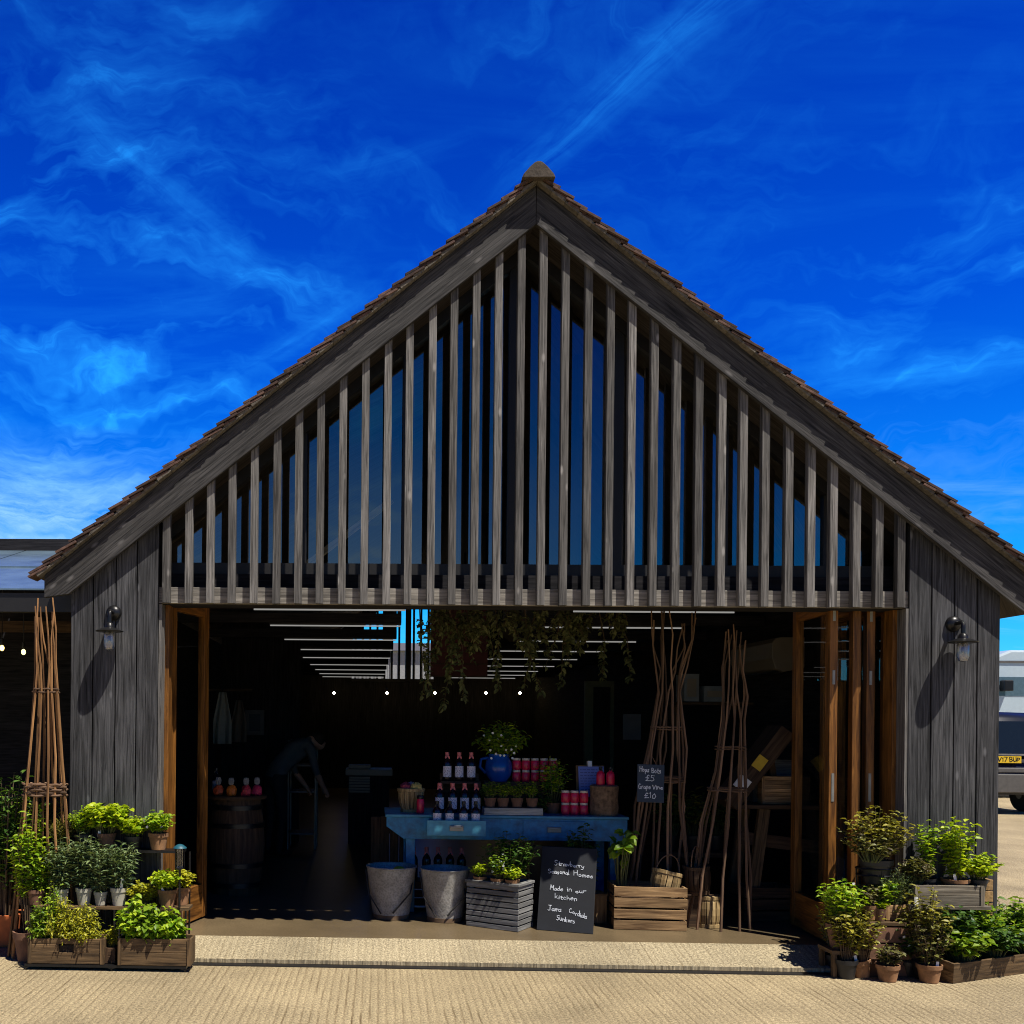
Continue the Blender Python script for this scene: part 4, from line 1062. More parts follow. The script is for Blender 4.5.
# ================================================================ RIGHT SIDE OF THE SHOP
bz = PZ(804, 8.3, 770)
t = thing('potting_bench', 'rough wooden bench on splayed legs inside the right hand doors', 'bench', (PX(770,8.3,880), 8.3, F))
bx0, bx1 = PX(737,8.3,804), PX(737,8.3,804)+1.0
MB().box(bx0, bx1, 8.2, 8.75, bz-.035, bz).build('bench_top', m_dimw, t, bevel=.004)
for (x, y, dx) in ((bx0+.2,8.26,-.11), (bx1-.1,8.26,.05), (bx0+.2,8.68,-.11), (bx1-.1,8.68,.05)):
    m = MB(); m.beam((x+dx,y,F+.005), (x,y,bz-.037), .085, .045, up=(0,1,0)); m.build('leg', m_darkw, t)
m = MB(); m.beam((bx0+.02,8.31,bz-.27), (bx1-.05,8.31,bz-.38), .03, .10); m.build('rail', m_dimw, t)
for (x0, x1, y0_, y1_, d_, ht, lab, mt) in ((762, 800, 804, 776, 8.28, 0, 'golden brown slatted box on the potting bench', m_brownw), (757.5, 800, 776, 760, 8.42, 0, 'grey box behind and above the golden box on the bench', m_greyw)):
    xa_, xb_ = PX(x0,d_,790), PX(x1,d_,790); z0, z1 = (bz+.001, PZ(y1_,d_,775)) if mt is m_brownw else (bz+.001, PZ(y1_,d_,775))
    t = thing('storage_box', lab, 'box', ((xa_+xb_)/2, d_, bz), 'boxes on the bench')
    m = MB(); n = 7 if mt is m_brownw else 2; hh = (z1-z0)/n
    yy = d_ if mt is m_brownw else d_+.09
    for k in range(n): m.box(xa_, xb_, yy, yy+.012, z0+k*hh, z0+(k+1)*hh-.003)
    m.box(xa_+.002, xb_-.002, yy+.0125, yy+.10 if mt is m_brownw else yy+.25, z0, z1-.004); m.build('box_body', mt, t)
    m = MB(); m.box(xa_-.001, xa_+.02, yy-.004, yy-.0005, z0, z1); m.build('corner_post', mt, t)
sa, sb = P(742,790,8.22), P(782,738,8.22)
t = thing('sloping_rack', 'sloping dark rack board with a white and a yellow card pinned on it', 'rack', (sa+sb)/2-Vector((0,0,.3)))
dv = (sb-sa).normalized(); Ms = frame(sa, dv, Vector((-dv.z,0,dv.x)))
m = MB(); m.box(-.15, (sb-sa).length+.08, 0, .3, -.07, .06, Ms); m.build('board', m_dimw, t, bevel=.004)
m = MB(); m.beam(sb+Vector((-.05,.15,-.07)), Vector((sb.x+.02, sb.y+.15, bz)), .05, .05); m.build('leg', m_dimw, t)
m = MB(); m.box(-.01, .095, -.012, -.004, -.02, .085, Ms); m.build('white_card', m_tag, t)
m = MB(); m.box(.20, .31, -.012, -.004, -.02, .065, Ms); m.build('yellow_card', plain('yellow card', (.60,.40,.03), .7), t)
crate('low_wooden_crate', 'dark wooden crate on the floor under the potting bench', rotz((PX(768,8.25,880), 8.2, F), R(5)), .42, .3, .27, m_dimw, 3)
# long dark display step behind the baskets with leafy stock
t = thing('display_step', 'dark wooden staging behind the obelisks carrying leafy stock', 'shelf', (PX(690,9.0,850), 9.0, F))
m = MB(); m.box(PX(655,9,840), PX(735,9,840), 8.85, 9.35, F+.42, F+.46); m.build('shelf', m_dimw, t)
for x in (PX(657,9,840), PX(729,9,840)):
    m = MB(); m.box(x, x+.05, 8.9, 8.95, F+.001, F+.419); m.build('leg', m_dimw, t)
for i, (px, lm, nm) in enumerate(((672, L_dark, 'left'), (695, L_gold, 'middle'), (718, L_dark, 'right'))):
    potted('potted_plant', f'dim leafy pot plant on the dark staging, {nm} of three', (PX(px,9,800), 9.05, F+.461), .09, .13, m_plastic, lm, 16, .42, .2, .08, .035, 10, group='pots on the dark staging')
# shelf with boxes on the back right
t = thing('wall_shelf', 'high dark shelf on the right with two pale boxes', 'shelf', P(700, 702, 10.5))
m = MB(); zS = PZ(702,10.5,700); m.box(PX(676,10.5), PX(760,10.5), 10.4, 10.8, zS-.03, zS); m.build('shelf', m_dimw, t)
m = MB(); m.box(PX(678,10.5), PX(678,10.5)+.05, 10.7, 10.79, F, zS-.031); m.box(PX(757,10.5)-.05, PX(757,10.5), 10.7, 10.79, F, zS-.031); m.build('post', m_dimw, t)
for x0, x1, y1_, nm in ((683, 698, 674, 'taller'), (703, 724, 686, 'shorter')):
    o = thing('carton', f'{nm} pale carton on the high dark shelf', 'box', P((x0+x1)/2, 702, 10.45), 'cartons on the shelf')
    m = MB(); m.box(PX(x0,10.45), PX(x1,10.45), 10.42, 10.7, zS+.001, PZ(y1_,10.45,700)); m.build('box_body', plain('grey card', (.20,.22,.24), .8) if nm == 'taller' else bpy.data.materials['grey card'], o, bevel=.004)
    m = MB(); m.box(PX(x0,10.45)+.03, PX(x1,10.45)-.03, 10.414, 10.419, zS+.05, PZ(y1_,10.45,700)-.05); m.build('box_label', m_cream, o)
# air conditioner
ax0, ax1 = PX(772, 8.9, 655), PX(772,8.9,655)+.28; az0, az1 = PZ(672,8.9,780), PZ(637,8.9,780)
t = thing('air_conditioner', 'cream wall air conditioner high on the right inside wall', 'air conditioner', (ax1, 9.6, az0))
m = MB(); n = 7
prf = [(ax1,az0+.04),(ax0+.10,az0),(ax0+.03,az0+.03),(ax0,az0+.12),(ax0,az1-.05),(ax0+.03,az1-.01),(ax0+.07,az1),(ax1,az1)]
m.prism(prf, 8.9, 9.9); m.build('casing', plain('darkened cream plastic', (.12,.10,.075), .5, var=.06), t, bevel=.006)  # cream darkened so the casing stays dim, shade put into the colour
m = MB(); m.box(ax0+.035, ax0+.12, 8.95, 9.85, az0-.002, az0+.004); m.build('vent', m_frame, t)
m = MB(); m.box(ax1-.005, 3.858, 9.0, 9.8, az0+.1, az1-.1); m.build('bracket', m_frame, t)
# tall pale frame of an inner door, noticeboards
t = thing('inner_door', 'tall inner door in a dim greenish frame at the back right', 'door', (PX(599,14), 14, F))
m = MB(); a, b = PX(585,14), PX(614,14); zt2 = PZ(681,14,600)
m.box(a, a+.11, 14, 14.08, F, zt2); m.box(b-.05, b, 14, 14.08, F, zt2); m.box(a+.111, b-.051, 14, 14.08, zt2-.08, zt2-.001); m.build('door_frame', plain('dim green paint', (.13,.14,.08), .6), t)
m = MB(); m.box(a+.112, b-.052, 14.02, 14.05, F, zt2-.081); m.build('door_panel', m_black, t)
o = MB(); o.box(PX(628,11), PX(646,11), 11.2, 11.22, PZ(740,11,640), PZ(714,11,640)); oo = o.build('picture', plain('dim grey picture', (.09,.09,.10), .6), None, P(637,740,11.2)); tag(oo, 'dim grey unframed picture hanging left of the reddish obelisk', 'picture')
# rust red board, hanging branches
o = MB(); o.box(PX(430,11.5), PX(487,11.5), 11.5, 11.53, PZ(677,11.5,460), PZ(585,11.5,460))
t = thing('hanging_board', 'rust red wooden board hanging among the dried branches', 'board', P(458,677,11.5)); o.build('board', m_redp, t)
m = MB()
for i in range(7): m.box(PX(430,11.5)-.005, PX(487,11.5)+.005, 11.485, 11.499, PZ(677,11.5,460)+i*.14, PZ(677,11.5,460)+i*.14+.012)
m.tube([P(434,586,11.51), Vector((P(434,586,11.5).x, 11.51, 3.6))], .006, 5); m.tube([P(483,586,11.51), Vector((P(483,586,11.5).x, 11.51, 3.6))], .006, 5)
m.build('batten', m_dimw, t)
t = thing('hanging_branch', 'dried leafy branches hanging under the ceiling above the blue table', 'dried branch', P(520, 612, 9.0))
f, s = MB(), MB()
a, b = P(416, 606, 9.0), P(622, 606, 9.2); s.tube([a, (a+b)/2+Vector((0,0,.04)), b], .014, 6)
for i in range(62):
    u = rnd.random(); p = a*(1-u)+b*u
    L_ = rnd.uniform(.12, .42) if rnd.random() < .8 else rnd.uniform(.5, .75)
    if .0 < u < .25 or .42 < u < .55: L_ *= 1.25
    q = p + Vector((rnd.uniform(-.18,.18), rnd.uniform(-.3,.3), -L_)); mm = (p+q)/2+Vector((rnd.uniform(-.08,.08), 0, rnd.uniform(-.02,.08)))
    s.tube([p, mm, q], [.005,.004,.002], 4)
    for j in range(int(20+L_*60)):
        tt = rnd.uniform(.15, 1); c = p*(1-tt)**2+mm*2*tt*(1-tt)+q*tt*tt
        f.leaf(c, Vector((rnd.uniform(-1,1), rnd.uniform(-1,1), rnd.uniform(-1,.3))), Vector((rnd.uniform(-1,1),-.5,1)), rnd.uniform(.035,.075), .034)
for e in ((a+b)/2, a*.8+b*.2, a*.2+b*.8): s.tube([e, Vector((e.x, e.y, 3.9))], .004, 4)
f.build('foliage', L_dry, t); s.build('stem', m_stemb, t)

# ================================================================ LEFT SIDE OF THE SHOP
bc = Vector((PX(236,9.2,800), 9.25, F)); bh = PZ(795, 9.2, 235)-F
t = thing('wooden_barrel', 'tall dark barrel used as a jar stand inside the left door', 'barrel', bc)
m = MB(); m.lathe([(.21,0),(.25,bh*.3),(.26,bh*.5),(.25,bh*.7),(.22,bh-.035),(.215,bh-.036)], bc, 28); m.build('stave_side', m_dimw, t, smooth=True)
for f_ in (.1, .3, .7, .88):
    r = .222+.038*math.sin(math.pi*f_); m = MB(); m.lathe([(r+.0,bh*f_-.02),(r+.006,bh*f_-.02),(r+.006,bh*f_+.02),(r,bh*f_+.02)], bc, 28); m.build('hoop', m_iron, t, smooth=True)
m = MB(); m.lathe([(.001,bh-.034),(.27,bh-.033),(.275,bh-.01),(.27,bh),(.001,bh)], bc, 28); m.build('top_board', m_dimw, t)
m_cell = plain('cellophane', (.30,.30,.31), .3, var=.5, scale=60)
for i, (dx, dy, cl) in enumerate(((-.15,-.12,(.62,.10,.03)), (-.03,-.16,(.66,.17,.02)), (.10,-.13,(.55,.04,.06)), (.19,-.06,(.55,.03,.09)))):
    c = bc+Vector((dx,dy,bh))
    t = thing('gift_bag', f"cellophane gift bag with {('orange red','orange','red','crimson')[i]} sweets on the tall barrel, {o4[i]} from left", 'gift bag', c, 'gift bags on the barrel')
    m = MB(); m.lathe([(.034,0),(.048,.02),(.046,.06),(.03,.085),(.012,.095)], c, 10)
    for v in m.v: v += Vector((rnd.uniform(-.006,.006),)*3)
    m.build('sweets', plain('sweets', cl, .5, var=.4, scale=60), t)
    m = MB()
    for q in range(9):
        a = q*.7; m.leaf(c+Vector((0,0,.09)), Vector((math.cos(a)*.5, math.sin(a)*.5, 1)), Vector((math.cos(a),math.sin(a),0)), .075, .035)
    m.build('wrap', m_cell, t)
c = bc+Vector((-.19,.02,bh)); bottle(c, .24, .036, 'dark bottle with pale label at the left rim of the tall barrel', 'bottles on the barrel', cap=m_iron)
# hanging aprons, framed picture
def cloth(name, label, px0, px1, py0, py1, D, mat):
    t = thing(name, label, 'apron', P((px0+px1)/2, py1, D), 'aprons hanging on hooks'); m = MB(); nx, nz = 14, 10; vs = []
    x0, x1, z0, z1 = PX(px0,D), PX(px1,D), PZ(py1,D,220), PZ(py0,D,220)
    for j in range(nz+1):
        v = j/nz; sq = .35+.65*min(1, v*1.8)
        for i in range(nx+1):
            u = i/nx; xx = (x0+x1)/2+(u-.5)*(x1-x0)*sq
            vs.append((xx, D + .03*math.sin(u*11+v*1.2)*(.4+v*.6), z1+(z0-z1)*v))
    m.add(vs, [(j*(nx+1)+i, (j+1)*(nx+1)+i, (j+1)*(nx+1)+i+1, j*(nx+1)+i+1) for j in range(nz) for i in range(nx)], [[(0,0)]*4]*(nx*nz))
    o = m.build('cloth', mat, t, smooth=True); sm = o.modifiers.new('thick', 'SOLIDIFY'); sm.thickness = .006
    h = MB(); c = Vector(((x0+x1)/2, D, z1)); h.tube([c+Vector((0,.03,-.01)), c+Vector((0,-.02,.04)), c+Vector((0,.06,.06))], .006, 6); h.build('hook', m_iron, t)
cloth('hanging_apron', 'pale apron hanging on the left inside wall', 213, 232, 692, 744, 12.0, plain('pale linen', (.30,.30,.28), .9))
cloth('hanging_apron', 'brownish apron hanging beside the pale one', 231, 247, 700, 742, 12.2, plain('brown linen', (.12,.095,.08), .9))
t = thing('framed_picture', 'dim framed picture hanging behind the tall barrel', 'picture', P(254, 735, 13))
m = MB(); M = frame(P(245,735,13), (1,0,0), (0,0,1)); ww, hh = PX(264,13)-PX(245,13), PZ(710,13,254)-PZ(735,13,254)
m.box(0,ww,0,.02,0,.05,M); m.box(0,ww,0,.02,hh-.05,hh,M); m.box(0,.05,0,.02,.051,hh-.051,M); m.box(ww-.05,ww,0,.02,.051,hh-.051,M); m.build('frame', plain('grey frame', (.06,.06,.07), .6), t)
m = MB(); m.box(.045,ww-.045,.006,.012,.045,hh-.045,M); m.build('picture', m_navy, t)
# partition carrying picture/aprons
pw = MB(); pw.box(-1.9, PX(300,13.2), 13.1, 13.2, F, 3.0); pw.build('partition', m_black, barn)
m = MB(); m.beam(P(205,690,12.1), P(252,690,12.3), .03, .03); m.build('hook_rail', m_dimw, barn)
# metal rack and cream counter
t = thing('metal_trolley', 'thin silver framed rack behind the bending person', 'rack', (PX(302,12.4), 12.4, F))
m = MB(); a, b = PX(289,12.4), PX(316,12.4); z1 = PZ(740,12.4,300)
for x in (a, b):
    for y in (12.4, 12.8): m = MB(); m.tube([(x,y,F), (x,y,z1)], .012, 6); m.build('post', m_steel, t)
m = MB()
for z in (z1, z1-.3, z1-.62, F+.2): m.box(a+.012, b-.012, 12.39, 12.81, z-.02, z)
m.build('shelf', plain('dull steel', (.10,.10,.11), .5, .5), t)
zc = PZ(770, 13, 370)
t = thing('shop_counter', 'dim cream topped counter at the back of the shop', 'counter', (PX(370,13), 13.2, F))
m = MB(); m.box(PX(346,13), PX(393,13), 12.95, 13.5, zc-.07, zc+.01); m.build('counter_top', m_cream, t, bevel=.006)
m = MB(); m.box(PX(349,13), PX(390,13), 13.02, 13.45, F, zc-.071); m.build('cabinet', m_black, t)
m = MB()
for i in range(6): m.box(PX(349.5,13), PX(370.5,13), 12.96, 13.018, zc-.11-i*.035, zc-.085-i*.035)
m.build('tray_stack', m_cream, t)
o = MB(); o.box(PX(349,13.1), PX(371,13.1), 13.05, 13.3, zc+.0115, zc+.06); oo = o.build('paper_stack', m_cream, None, (PX(360,13.1),13.17,zc+.011), bevel=.006); tag(oo, 'pale stack of paper bags on the dim shop counter', 'paper stack')
# dark planks beside table leg
t = thing('plank_screen', 'dark brown plank screen behind the left leg of the blue table', 'screen', (PX(390,9.2), 9.2, F))
m = MB()
for i in range(4): m.box(PX(372,9.2)+i*.085, PX(372,9.2)+i*.085+.08, 9.2, 9.225, F+.001, F+.70+rnd.uniform(0,.03))
m.build('plank', m_dimw, t)
m = MB(); m.box(PX(372,9.2), PX(372,9.2)+.34, 9.226, 9.25, F+.15, F+.2); m.box(PX(372,9.2), PX(372,9.2)+.34, 9.226, 9.25, F+.55, F+.6); m.box(PX(372,9.2)+.02, PX(372,9.2)+.06, 9.251, 9.45, F+.001, F+.04); m.box(PX(372,9.2)+.28, PX(372,9.2)+.32, 9.251, 9.45, F+.001, F+.04); m.build('batten', m_dimw, t)

# person bending over
def person(label, root, ang):
    J = {}; V = []; E = []; RR = []
    def j(n, p, r, par=None):
        J[n] = len(V); V.append(p); RR.append(r)
        if par is not None: E.append((J[par], J[n]))
    # local: facing +x, bending forwards
    j('pelvis', (0,0,.93), .125)
    j('waist', (.10,0,1.06), .118, 'pelvis'); j('chest', (.27,0,1.20), .135, 'waist'); j('shl', (.38,0,1.28), .11, 'chest')
    j('neck', (.46,0,1.32), .055, 'shl'); j('head0', (.53,0,1.33), .078, 'neck'); j('head1', (.61,0,1.31), .088, 'head0'); j('head2', (.68,0,1.27), .06, 'head1')
    j('nose', (.655,0,1.215), .022, 'head1')
    for s, q in ((-1,'a'), (1,'b')):
        j('sh'+q, (.37,s*.17,1.25), .062, 'shl'); j('el'+q, (.42,s*.22,.97), .045, 'sh'+q); j('wr'+q, (.56,s*.18,.78), .031, 'el'+q); j('pa'+q, (.60,s*.17,.73), .034, 'wr'+q)
        for k in range(4): 
            j(f'f{k}{q}', (.625+k*.002,s*(.145+k*.017),.69), .0095, 'pa'+q); j(f'g{k}{q}', (.62,s*(.145+k*.017),.655+(.006 if k in (0,3) else 0)), .008, f'f{k}{q}')
        j('th'+q, (.585,s*.135,.71), .01, 'pa'+q); j('ti'+q, (.60,s*.12,.68), .009, 'th'+q)
        j('hi'+q, (-.01,s*.095,.86), .095, 'pelvis'); j('kn'+q, (.03,s*.11,.49), .062, 'hi'+q); j('an'+q, (-.02,s*.115,.10), .042, 'kn'+q)
        j('he'+q, (-.03,s*.115,.045), .04, 'an'+q); j('to'+q, (.15,s*.125,.03), .032, 'he'+q)
    me = bpy.data.meshes.new('skel'); me.from_pydata([Vector(p) for p in V], E, [])
    o = bpy.data.objects.new('skel', me); COL.objects.link(o)
    o.modifiers.new('s', 'SKIN'); 
    sk = me.skin_vertices[0].data if me.skin_vertices else None
    if sk is None:
        bpy.context.view_layer.objects.active = o; bpy.ops.mesh.customdata_skin_add(); sk = me.skin_vertices[0].data
    for i, r in enumerate(RR): sk[i].radius = (r, r)
    sk[0].use_root = True
    su = o.modifiers.new('u', 'SUBSURF'); su.levels = su.render_levels = 2
    bpy.context.view_layer.update()
    dg = bpy.context.evaluated_depsgraph_get()
    nm = bpy.data.meshes.new_from_object(o.evaluated_get(dg)); bpy.data.objects.remove(o)
    Mx = rotz(root, ang)
    skin = plain('skin', (.42,.24,.17), .6); shirt = plain('grey blue shirt', (.08,.095,.105), .9); trou = plain('dark trousers', (.015,.016,.02), .9); shoe = plain('dark shoes', (.01,.01,.01), .6)
    nm.materials.clear()
    for q in (skin, shirt, trou, shoe): nm.materials.append(q)
    for p in nm.polygons:
        c = p.center
        if c.z < .09: k = 3
        elif c.z < .93 and c.x < .25: k = 2
        elif c.x < .475 and (c.z > .98 or c.x < .40) : k = 1
        elif c.z > .93 and abs(c.y) > .12: k = 1
        else: k = 0
        p.material_index = k; p.use_smooth = True
    t = thing('person', 'person in a grey shirt and dark trousers bending over beside the barrel', 'person', root)
    for v in nm.vertices: v.co = (Mx @ v.co) - Vector(root)
    nm.name = 'body'; b = bpy.data.objects.new('body', nm); COL.objects.link(b); b.parent = t; W['body'] = Vector(root)
    h = MB(); hm = Mx @ Matrix.Translation((.585,0,1.335)) @ Matrix.Rotation(R(35), 4, 'Y')
    h.lathe([(.03,-.05),(.085,-.035),(.099,0),(.092,.04),(.06,.075),(.02,.09)], (0,0,0), 16, None); h.v = [hm @ v for v in h.v]
    h.build('hair', plain('dark hair', (.02,.012,.008), .8), t, smooth=True)
person('person', (PX(276,11.8), 11.8, F), R(40))

LK, NK = 1.08, 2.5
# ================================================================ LEFT PLANT STAND
sx0, sx1 = PX(28, 6.8, 940), PX(190, 6.8, 940)
t = thing('plant_stand', 'tiered wire plant stand crowded with herbs against the left cladding', 'plant stand', ((sx0+sx1)/2, 6.85, 0))
z1, z2, z3 = PZ(964, 6.68, 100), PZ(905, 6.91, 100), PZ(849, 7.05, 120)
m = MB(); m.box(sx0+.02, sx1, 6.67, 6.85, z1-.022, z1-.006); m.build('shelf', m_iron, t)
m = MB(); m.box(sx0+.02, sx1-.02, 6.855, 7.005, z2-.02, z2-.002); m.build('shelf', m_darkw, t)
m = MB(); m.box(sx0+.15, sx1-.09, 7.015, 7.14, z3-.02, z3-.002); m.build('shelf', m_iron, t)
for x in (sx0+.03, (sx0+sx1)/2+.05, sx1-.012):
    m = MB(); m.tube([(x,6.68,.0),(x,6.68,z1-.02)], .007, 6); m.tube([(x-.05,6.675,z1-.012),(x,6.675,.015),(x+.05,6.675,z1-.012)], .005, 5); m.tube([(x,6.68,.02),(x-.03,6.86,.02)], .005, 5); m.build('leg', m_iron, t)
    m = MB(); m.tube([(x-.03,6.86,0),(x-.03,6.86,z2-.02)], .007, 6); m.build('leg', m_iron, t)
    m = MB(); m.tube([(x-.05,7.12,0),(x-.05,7.12,z3-.021)], .007, 6); m.build('leg', m_iron, t)
def box_tray(name, label, M, w, d, h, mat, th=.014, soil=True, hole=False, grp=None):
    t = thing(name, label, 'crate', M.translation, grp); m = MB()
    if hole:
        m.box(-w/2, w/2, 0, th, 0, h*.45, M); m.box(-w/2, w/2, 0, th, h*.78, h, M); m.box(-w/2, -.05, 0, th, h*.4505, h*.7795, M); m.box(.05, w/2, 0, th, h*.4505, h*.7795, M)
    else:
        m.box(-w/2, w/2, 0, th, 0, h*.48, M); m.box(-w/2, w/2, .001, th, h*.49, h, M)
    m.box(-w/2, w/2, d-th, d, 0, h, M); m.box(-w/2, -w/2+th, th+.001, d-th-.001, 0, h, M); m.box(w/2-th, w/2, th+.001, d-th-.001, 0, h, M)
    m.build('side_board', mat, t, bevel=.003)
    if soil:
        m = MB(); m.box(-w/2+th+.001, w/2-th-.001, th+.001, d-th-.001, h*.05, h*.72, M); m.build('soil', m_soil, t)
    for s in (-1, 1):
        m = MB(); m.box(s*(w/2-.012)-.012, s*(w/2-.012)+.012, -.007, -.001, .002, h+.002, M); m.build('corner_strip', mat, t)
    return t
xa, xb = PX(28,6.68,950), PX(104,6.68,950); w1 = xb-xa; h1 = PZ(938,6.68,60)-z1
M = rotz(((xa+xb)/2, 6.68, z1-.004), 0)
box_tray('planter_crate', 'dark wooden crate with hand hole planted with yellow green herbs, lower left of the stand', M, w1, .165, h1, m_darkw, hole=True, grp='planter crates on the stand')
xc, xd = PX(118,6.67,948), PX(191,6.67,948); h2 = PZ(934,6.67,150)-PZ(961,6.67,150)
M2_ = rotz(((xc+xd)/2, 6.67, z1-.004), 0)
box_tray('planter_crate', 'brown wooden crate of leafy strawberry plants, lower right of the stand', M2_, xd-xc, .17, h2, m_darkw, grp='planter crates on the stand')
xe = PX(111,6.75,950); M3 = rotz((xe, 6.72, z1-.004), 0)
box_tray('small_planter', 'narrow dark box wedged between the two planter crates', M3, .075, .12, .10, m_dimw)
g = 'herbs in the planter crates'
for i, (px, ht, sp, n, lm, nm) in enumerate(((40, .30, .11, 28, L_mid, 'mid green herb at the left end of the dark planter crate'), (62, .34, .14, 46, L_yel, 'sprawling yellow green herb in the middle of the dark planter crate'),
        (84, .31, .13, 42, L_yel, 'yellow green herb with thin leaves near the right end of the dark planter crate'), (50, .42, .11, 22, L_fern, 'taller bright herb at the back of the dark planter crate'))):
    bedplant('herb_plant', nm, (PX(px,6.73,930), 6.75+(.04 if i == 3 else 0), z1+h1*.72), lm, n, ht, sp, .032 if lm is not L_yel else .036, .018 if lm is not L_yel else .012, 12, g, start=.08, up=(-.9,.5), sr=.0022, taper=.75)
for i, (px, ht, sp, n, lm, nm) in enumerate(((134, .33, .12, 24, L_fern, 'bright leafy strawberry plant at the left end of the brown crate'), (152, .29, .12, 26, L_mid, 'deep green strawberry plant in the middle of the brown crate'), (171, .25, .11, 24, L_fern, 'low light green strawberry plant at the right end of the brown crate'))):
    bedplant('strawberry_plant', nm, (PX(px,6.75,930), 6.75, z1+h2*.7), lm, n, ht, sp, .052, .04, 8, g, start=.3, up=(-.8,.4), taper=.55)
bedplant('herb_plant', 'small pale green herb in the narrow box between the planter crates', (xe, 6.77, z1+.07), L_yel, 14, .17, .05, .03, .014, 9, g)
# middle tier
gm = 'pots on the middle tier'
for px, r, h, pm, lm, nm, ht in ((36, .06, .10, m_terrad, L_mid, 'dark clay pot of green basil at the left end of the middle tier', .24), (61, .05, .105, m_white, L_sage, 'white pot of tall sage, leftmost of the white pots on the middle tier', .36),
        (84, .055, .115, m_white, L_sage, 'broad white pot of tall sage, second of the white pots on the middle tier', .38), (100.5, .045, .09, m_white, L_sage, 'small white pot of sage, third of the white pots on the middle tier', .34),
        (119, .057, .12, m_white, L_sage, 'cream pot of sage with a tall white label, rightmost of the white pots', .33)):
    potted('potted_sage' if lm is L_sage else 'potted_basil', nm, (PX(px,6.92,890), 6.922, z2), r, h, pm, lm, 17, ht, .13, .065 if lm is L_sage else .045, .017 if lm is L_sage else .026, 15, group=gm, start=.1, smat=m_stem,
           tagat=(.02,.09,R(8)) if px == 119 else None, taper=.2)
bedplant('herb_plant', 'loose dark green herb spreading between the tiers at the left of the stand', (PX(48,6.99,880), 7., z2), L_mid, 20, .38, .15, .05, .02, 12, 'herbs on the stand', start=.2)
t1c = (PX(167,6.89,895), 6.905, z2)
potted('potted_geranium', 'terracotta pot of lime leaves at the right end of the middle tier', t1c, .064, .115, m_terra, L_lime, 24, .15, .13, .042, .034, 8, group=gm, start=.3, tagat=(-.02,.05,R(-6)), taper=.2)
potted('potted_geranium', 'shaded terracotta pot behind the lime leaved one at the right end of the stand', (PX(181,6.97,893), 6.98, z2), .06, .12, m_terra, L_yel, 16, .13, .10, .04, .03, 8, group=gm)
bedplant('trailing_herb', 'yellow green trailing herb hanging left of the terracotta pot on the middle tier', (PX(143,6.93,890), 6.94, z2), L_yel, 20, .16, .13, .035, .022, 9, 'herbs on the stand')
# top tier
gt = 'pots on the top tier'
potted('potted_parsley', 'feathery green parsley in a black pot, leftmost on the top tier', (PX(82,7.05,845), 7.07, z3), .06, .10, m_plastic, L_fern, 30, .20, .12, .03, .014, 12, group=gt)
potted('potted_mint', 'lime green leafy plant in a clay pot with white label, centre of the top tier', (PX(106,7.05,845), 7.06, z3), .065, .11, m_terrad, L_lime, 34, .22, .17, .055, .045, 8, group=gt, start=.35, tagat=(-.04,.08,R(4)), taper=.15)
potted('potted_mint', 'low lime green plant in a black pot right of centre on the top tier', (PX(133,7.05,845), 7.06, z3), .06, .09, m_plastic, L_lime, 28, .15, .13, .042, .032, 9, group=gt)
potted('potted_geranium', 'variegated lime plant in a ribbed terracotta pot at the right end of the top tier', (PX(158,7.05,845), 7.06, z3), .068, .115, m_terra, L_fern, 26, .17, .11, .042, .032, 9, group=gt, flowers=12)
bedplant('dry_grass', 'tuft of brownish fine grass at the left end of the top tier', (PX(60,7.05,845), 7.08, z3), L_gold, 60, .20, .10, .05, .005, 7, 'herbs on the stand', up=(.5,2.0))
# lantern
lc = Vector((PX(173,6.87,860), 6.85, z2+.001))
lc.x += .05
t = thing('garden_light', 'small teal capped garden stake light at the right end of the stand', 'garden light', lc)
lz = PZ(848, 6.85, 173)
m = MB(); m.lathe([(.046,lz-lc.z),(.044,lz-lc.z+.005),(.022,lz-lc.z+.022),(.008,lz-lc.z+.027)], lc, 20); m.build('cap', m_teal, t, smooth=True)
m = MB(); m.lathe([(.028,lz-lc.z-.13),(.030,lz-lc.z-.001)], lc, 16); m.build('glass_jar', m_clear, t, smooth=True)
m = MB(); m.lathe([(.03,lz-lc.z-.14),(.03,lz-lc.z-.131)], lc, 16); m.tube([lc, lc+Vector((0,0,lz-lc.z-.14))], .008, 8)
for a in (.5,2.07,3.64,5.21): m.tube([lc+Vector((math.cos(a)*.031, math.sin(a)*.031, lz-lc.z-.131)), lc+Vector((math.cos(a)*.031, math.sin(a)*.031, lz-lc.z))], .0025, 5)
m.build('frame', m_iron, t)
# wooden boxes by the door
t = thing('wooden_box', 'pale upright plank box behind the terracotta pot on the stand', 'box', (PX(172,7.05,905), 7.05, .005))
M = rotz((PX(164,7.08,905), 7.05, .003), 0); hh = PZ(889, 7.05, 175)
m = MB(); m.box(0, .12, 0, .016, 0, hh, M); m.box(0, .016, .0165, .1, 0, hh, M); m.box(.104, .12, .0165, .1, 0, hh, M); m.build('side_board', m_brownw, t)
m = MB(); m.box(-.004, .124, -.004, .104, hh+.001, hh+.014, M); m.build('lid', m_brownw, t)
# big obelisk
obelisk('tall pale willow obelisk beside the left corner of the barn', (PX(46,7.11,950), 7.05, 0), .24, P(46,690,6.97), .080, P(44,600,6.95), .070, 12, [(P(48,795,7.).z, 5, .008), (P(46,692,6.97).z, 2, .006)], m_wick, .03, .5, .011, .2)
